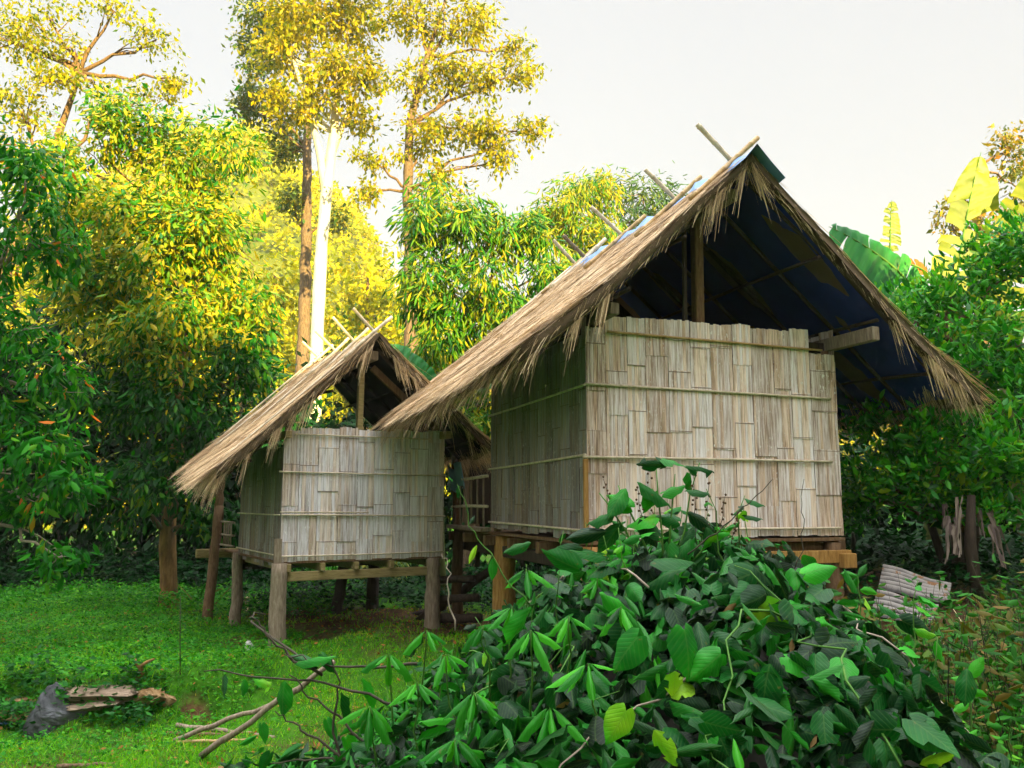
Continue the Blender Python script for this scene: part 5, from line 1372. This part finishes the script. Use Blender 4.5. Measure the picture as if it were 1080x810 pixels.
def split_log(a, b, w, h, label):
    a, b = np.array(a), np.array(b); d = b-a; L = np.linalg.norm(d); d /= L; x = nrm(np.cross(d, [0, 0, 1.])); z = np.cross(x, d)
    nu, nv = 40, 14; vs = []
    for i in range(nu):
        f = i/(nu-1); taper = (min(1, .55+f*6)*min(1, .5+(1-f)*5))
        for j in range(nv):
            t = j/nv*2*PI; cx_, cz_ = math.cos(t), math.sin(t)
            rx = w/2*(1+.14*math.sin(t*5+1)+.06*math.sin(f*9+t*3))*taper; rz_ = h/2*(1 if cz_ < .3 else .75)*(1+.10*math.sin(t*7+2))*taper
            vs.append(a+d*(L*f+.04*math.sin(t*6)*(abs(f-.5) > .45))+x*cx_*rx+z*cz_*rz_)
    mb = MB(); mb.add(vs, [(i*nv+j, i*nv+(j+1) % nv, (i+1)*nv+(j+1) % nv, (i+1)*nv+j) for i in range(nu-1) for j in range(nv)]+[tuple(range(nv))[::-1], tuple((nu-1)*nv+j for j in range(nv))])
    o = mb.build('split_log', M['plank'], None); return props(o, label, 'log')
split_log(onb(72, 735, .04), onb(145, 736, .05), .30, .15, 'grey split log lying against the foot of the bank')
split_log(onb(70, 750, .03), onb(128, 742, .03), .26, .09, 'flatter weathered slab of wood half buried in front of the split log')
mb = MB(); p = onb(150, 716, .02); mb.tube([p-(.05, 0, .05), p+(.0, -.02, .04), p+(-.01, -.03, .10), p+(.05, -.05, .14), p+(.12, -.04, .17)], [.03, .028, .02, .016, .009], 8); mb.tube([p+(0, -.03, .07), p+(-.05, -.04, .12), p+(-.06, -.03, .17)], [.016, .012, .006], 7)
o = mb.build('root', M['bark_orange'], None, True); props(o, 'stubby ochre root poking out of the bank above the pale stone', 'root')
cover_late = []
cover('ground_cover', 1500, -4.9, -2.8, 7.0, 7.75, .07, .02, .05, M['cover'], 'small weeds growing up round the stones and the split log') if False else None
# dark hollow soil of the bank is part of the ground; water at the left
ex = onb(-30, 762, .0)
vs = [(ex[0]+.75*math.cos(a)*(1+.12*math.sin(3*a)), ex[1]+.16*math.sin(a)*(1+.2*math.sin(2*a+1)), float(ex[2])+.012) for a in np.linspace(0, 2*PI, 40, endpoint=False)]
mb = MB(); mb.add(vs, [tuple(range(40))]); o = mb.build('water', M['water']); props(o, 'small dark pool of water at the left edge below the stones', 'water', kind='structure')
for (a, b, r, mt, lab, dz) in (
    ((212, 692), (296, 728), .024, 'bark_orange', 'thick broken stick with an ochre end, uppermost of the fallen sticks', .25),
    ((184, 784), (300, 738), .022, 'wood_grey', 'long grey stick rising to the right from the grass', .10),
    ((212, 800), (352, 698), .026, 'wood_grey', 'longest grey pole slanting up under the trailing vine', .16),
    ((186, 767), (290, 778), .024, 'wood_grey', 'straight grey stick lying flat, thickest of the lower ones', .04),
    ((175, 776), (262, 774), .018, 'wood_brown', 'short brown stick lying flat behind the ochre one', .03),
    ((186, 786), (262, 780), .016, 'bamboo_gold', 'thin ochre stick lying flat in the grass', .04),
    ((60, 812), (120, 806), .02, 'bark', 'dark stick end lying at the bottom edge of the grass', .02)):
    pa = onb(*a, .02); pb = onb(b[0], b[1], 0) if dz < .06 else at(b[0], b[1], pa[1]-.45)
    mb = MB(); P_ = smooth_path(pa, pb, 9, .008); mb.tube(P_, np.linspace(r, r*.75, 9)*(1+rng.normal(0, .06, 9)), 8, bump=.06)
    o = mb.build('stick', M[mt], None, True); props(o, lab, 'stick', 'fallen sticks on the grass')
T = empty('cane', tuple(onb(264, 650)), 0, 'thin dark cane curling down over the grass by the front stilt', 'stick')
P_ = [at(262, 655, 7.5), at(266, 648, 7.4), at(276, 648, 7.3), at(270, 655, 7.2), at(285, 672, 6.6), at(310, 690, 6.0), at(330, 705, 5.5)]
P_ = [at(280, 648, 7.6), at(268, 646, 7.5), at(265, 656, 7.3), at(285, 671, 6.9), at(310, 688, 6.4), at(332, 706, 6.0)]
mb = MB(); mb.tube(P_, [.006, .007, .009, .010, .009, .008], 6); mb.build('stem', M['stem_dark'], T, True, True)
T = empty('dry_stalk', tuple(onb(190, 700)), 0, 'thin upright dark stalk rising from the end of the bank', 'twig')
mb = MB(); p = onb(190, 712); mb.tube([p, p+(-.02, 0, .35), p+(-.04, 0, .75)], [.006, .005, .003], 5); mb.build('stem', M['stem_dark'], T, True, True)

# timbers stored under the huts
for a, b, r, lab in (((430, 665, 12.6), (520, 600, 11.9), .06, 'dark pole slanting up under the small hut'), ((452, 612, 11.6), (500, 610, 11.4), .05, 'topmost dark log of the stack between the huts'), ((455, 632, 11.6), (505, 630, 11.4), .055, 'middle dark log of the stack between the huts'), ((450, 652, 11.6), (508, 652, 11.3), .06, 'lowest dark log of the stack between the huts'), ((360, 668, 13.4), (470, 640, 12.8), .05, 'dark pole lying low behind the small hut\'s stilts')):
    mb = MB(); mb.tube(smooth_path(at(*a), at(*b), 6, .01), [r]*6, 9, bump=.06); o = mb.build('log', M['wood_dark'] if 'dark' in lab else M['wood_brown'], None, True); props(o, lab, 'log', 'timber stored under the huts')

# ------------------------------------------------------------------ grass and ground cover
def on_ground(n, x0, x1, y0, y1, pw=1.0):
    y = y0*(y1/y0)**rng.random(n) if pw else rng.uniform(y0, y1, n)
    x = rng.uniform(0, 1, n)*(x1-x0)+x0
    return x, y
n = 150000
y = 4.9*(15.5/4.9)**(rng.random(n)**1.1); u = rng.uniform(-620, 330, n)
x = u/900*y; z = gz_n(x, y)*0+gz(x, y)
pat = np.sin(x*1.3+2)*np.sin(y*1.1+x*.6)+.5*np.sin(x*4.1+y*3.3)
earth = np.exp(-(((x+3.1)/.6)**2+((y-10.6)/.5)**2))+.6*np.exp(-(((x+2.98)/.18)**2+((y-8.42)/.1)**2))+.75*(np.sin(x*.9+4)*np.sin(y*.8+x*.5) > .86)
under = ((y > 11.0) & (x > -2.9)) | ((y > 12.5) & (x > -4.2))
k = (rng.random(n) > .35*(pat < -.4)) & (rng.random(n) > earth*1.1) & (rng.random(n) > .65*under) & ~((y > 8.6) & (x > 0))
x, y, z = x[k], y[k], z[k]; n = len(x)
P = np.stack([x, y, z-.005], 1)
D = nrm(np.stack([rng.normal(0, .5, n), rng.normal(0, .5, n), np.ones(n)], 1))
L = rng.uniform(.03, .085, n)*(1+.35*np.clip(np.sin(x*3+y*2.2), 0, 1)); W = rng.uniform(.003, .007, n)*(.7+y/12)
X = nrm(rng.normal(0, 1, (n, 3))*[1, .5, .2])
o = leaf_object('grass', [ribbons(P, D, X, L, W, L*rng.uniform(.1, .6, n), np.clip(rng.normal(.5, .22, n), 0, 1), 2)], M['grass'])
props(o, 'short bright grass over the clearing', 'grass', kind='stuff')
def cover(name, n, x0, x1, y0, y1, h, L0, L1, mat, label, f=None):
    x = rng.uniform(x0, x1, n); y = rng.uniform(y0, y1, n)
    if f is not None:
        k = f(x, y); x, y = x[k], y[k]
    n = len(x); hh = h*(.35+.65*np.clip(.5+.5*np.sin(x*4.3+np.sin(y*3)*2)*np.sin(y*5.1+x), 0, 1))
    P = np.stack([x, y, gz(x, y)+hh*rng.random(n)**.7], 1)
    D = nrm(np.stack([rng.normal(0, 1, n), rng.normal(0, 1, n)-.2, rng.normal(.25, .35, n)], 1))
    o = leaf_object(name, [leaves_np(P, D, rng.normal(0, .45, (n, 3))+[0, -.2, 1], rng.uniform(L0, L1, n), .5, 'far', np.clip(rng.normal(.5, .24, n), 0, 1))], mat)
    return props(o, label, 'ground cover', kind='stuff')
hole = lambda x, y: (((x+2.98)/.2)**2+((y-8.40)/.1)**2) > 1
cover('ground_cover', 52000, -9.2, -2.55, 8.15, 13.6, .14, .025, .055, M['cover'], 'low leafy plants carpeting the bank', lambda x, y: (y > bank_y(x)-.25+.5*ss((x+3.3)/1)) & hole(x, y) & (y < 13.6-(x+6.)*.75))
cover('ground_cover', 16000, -9.8, -2.6, 12.6, 15.8, .34, .04, .085, M['cover'], 'taller ferny plants along the shaded edge of the clearing', lambda x, y: y > 13.0-.2*(x+6))
cover('ground_cover', 16000, -7.5, .5, 5.2, 8.6, .05, .015, .035, M['cover'], 'small round weeds scattered through the near grass', lambda x, y: (np.sin(x*2.3)*np.sin(y*2.9) > .1))
cover('ground_cover', 2600, -7.5, .3, 5.0, 11.5, .09, .04, .09, M['cover'], 'broader weeds dotted about the lawn', lambda x, y: np.sin(x*1.1+y)*np.sin(y*1.7-x*.8) > .0)
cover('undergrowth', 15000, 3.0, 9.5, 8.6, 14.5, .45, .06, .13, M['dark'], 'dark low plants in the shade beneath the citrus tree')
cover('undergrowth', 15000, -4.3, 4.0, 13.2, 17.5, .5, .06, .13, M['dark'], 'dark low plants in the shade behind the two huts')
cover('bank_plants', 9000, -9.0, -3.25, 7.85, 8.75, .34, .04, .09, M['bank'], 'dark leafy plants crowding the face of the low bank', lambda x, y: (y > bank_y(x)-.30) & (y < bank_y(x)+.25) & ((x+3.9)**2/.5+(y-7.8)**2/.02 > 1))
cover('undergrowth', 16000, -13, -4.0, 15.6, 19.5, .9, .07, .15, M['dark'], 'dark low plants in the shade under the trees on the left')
cover('ground_cover', 1700, -4.9, -2.7, 7.0, 8.0, .10, .02, .05, M['cover'], 'small weeds growing up round the stones and the split log')
cover('fallen_leaves', 2600, -8, .5, 5.5, 13.5, .03, .03, .07, M['banana_dead'], 'brown fallen leaves scattered on the grass')

# ------------------------------------------------------------------ sky and sun
w = bpy.data.worlds.new('World'); sc.world = w; w.use_nodes = True
nt = w.node_tree; nt.nodes.clear()
out = nt.nodes.new('ShaderNodeOutputWorld'); bg = nt.nodes.new('ShaderNodeBackground')
sky = nt.nodes.new('ShaderNodeTexSky'); sky.sky_type = 'NISHITA'; sky.sun_disc = False
sky.sun_elevation = SEL; sky.sun_rotation = SAZ; sky.altitude = 300; sky.air_density = 1.4; sky.dust_density = 4.0; sky.ozone_density = 1.0
bg.inputs['Strength'].default_value = SKY_STR
tc = nt.nodes.new('ShaderNodeTexCoord'); sep = nt.nodes.new('ShaderNodeSeparateXYZ'); nt.links.new(tc.outputs['Generated'], sep.inputs[0])
# bright thin overcast: paler and warmer low down, brightest overhead
cl = ramp(nt, [(0.0, OV[0]), (.30, OV[1]), (.60, OV[2]), (1.0, OV[3])], sep.outputs['Z'])
cn = noise(nt, 1.6, 4, .5, tc.outputs['Generated'])
cr = ramp(nt, [(.3, (.96, .96, .97)), (.7, (1.03, 1.02, 1.0))], cn.outputs[0])
cc = mixc(nt, cl.outputs[0], cr.outputs[0], 1.0, 'MULTIPLY')
sc_ = nt.nodes.new('ShaderNodeVectorMath'); sc_.operation = 'SCALE'; sc_.inputs['Scale'].default_value = OVK/SKY_STR
nt.links.new(cc, sc_.inputs[0])
nt.links.new(mixc(nt, sky.outputs[0], sc_.outputs[0], .88), bg.inputs['Color'])
nt.links.new(bg.outputs[0], out.inputs['Surface'])
sun = bpy.data.lights.new('sun', 'SUN'); sun.energy = SUN_E; sun.angle = math.radians(.5); sun.color = SUN_C
so = bpy.data.objects.new('sun', sun); COL.objects.link(so)
sd = Vector((math.sin(SAZ)*math.cos(SEL), math.cos(SAZ)*math.cos(SEL), math.sin(SEL)))
so.rotation_euler = sd.to_track_quat('Z', 'Y').to_euler(); so.location = (10, -10, 20)

cam = bpy.data.cameras.new('camera'); co = bpy.data.objects.new('camera', cam); COL.objects.link(co)
cam.sensor_width = 36; cam.lens = 36*F/1080; cam.clip_end = 2000; cam.clip_start = .05
co.location = (0, 0, CAMZ); co.rotation_euler = (math.radians(90)+PIT, 0, 0)
sc.camera = co
sc.view_settings.view_transform = 'Standard'; sc.view_settings.look = 'None'
sc.view_settings.exposure = EXPO; sc.view_settings.gamma = 1
sc.cycles.max_bounces = 5; sc.cycles.diffuse_bounces = 2; sc.cycles.glossy_bounces = 2; sc.cycles.transmission_bounces = 4
sc.cycles.use_denoising = True; sc.cycles.use_adaptive_sampling = True; sc.cycles.adaptive_threshold = .02
sc.cycles.sample_clamp_indirect = 6
sc.render.use_persistent_data = False
if HAZE > 0:
    mb = MB(); x0, x1, y0, y1, z0, z1 = -160, 120, -100, 158, -4, 44
    mb.add([(x0, y0, z0), (x1, y0, z0), (x1, y1, z0), (x0, y1, z0), (x0, y0, z1), (x1, y0, z1), (x1, y1, z1), (x0, y1, z1)], [(3, 2, 1, 0), (4, 5, 6, 7), (0, 1, 5, 4), (1, 2, 6, 5), (2, 3, 7, 6), (3, 0, 4, 7)])
    m, nt, out = new_mat('haze_air'); v = nt.nodes.new('ShaderNodeVolumePrincipled')
    v.inputs['Color'].default_value = (1, .98, .94, 1); v.inputs['Density'].default_value = HAZE; v.inputs['Anisotropy'].default_value = .0
    nt.links.new(v.outputs[0], out.inputs['Volume'])
    o = mb.build('haze', m); props(o, 'thin golden morning haze over the valley', 'haze', kind='stuff')
    sc.cycles.volume_bounces = 1
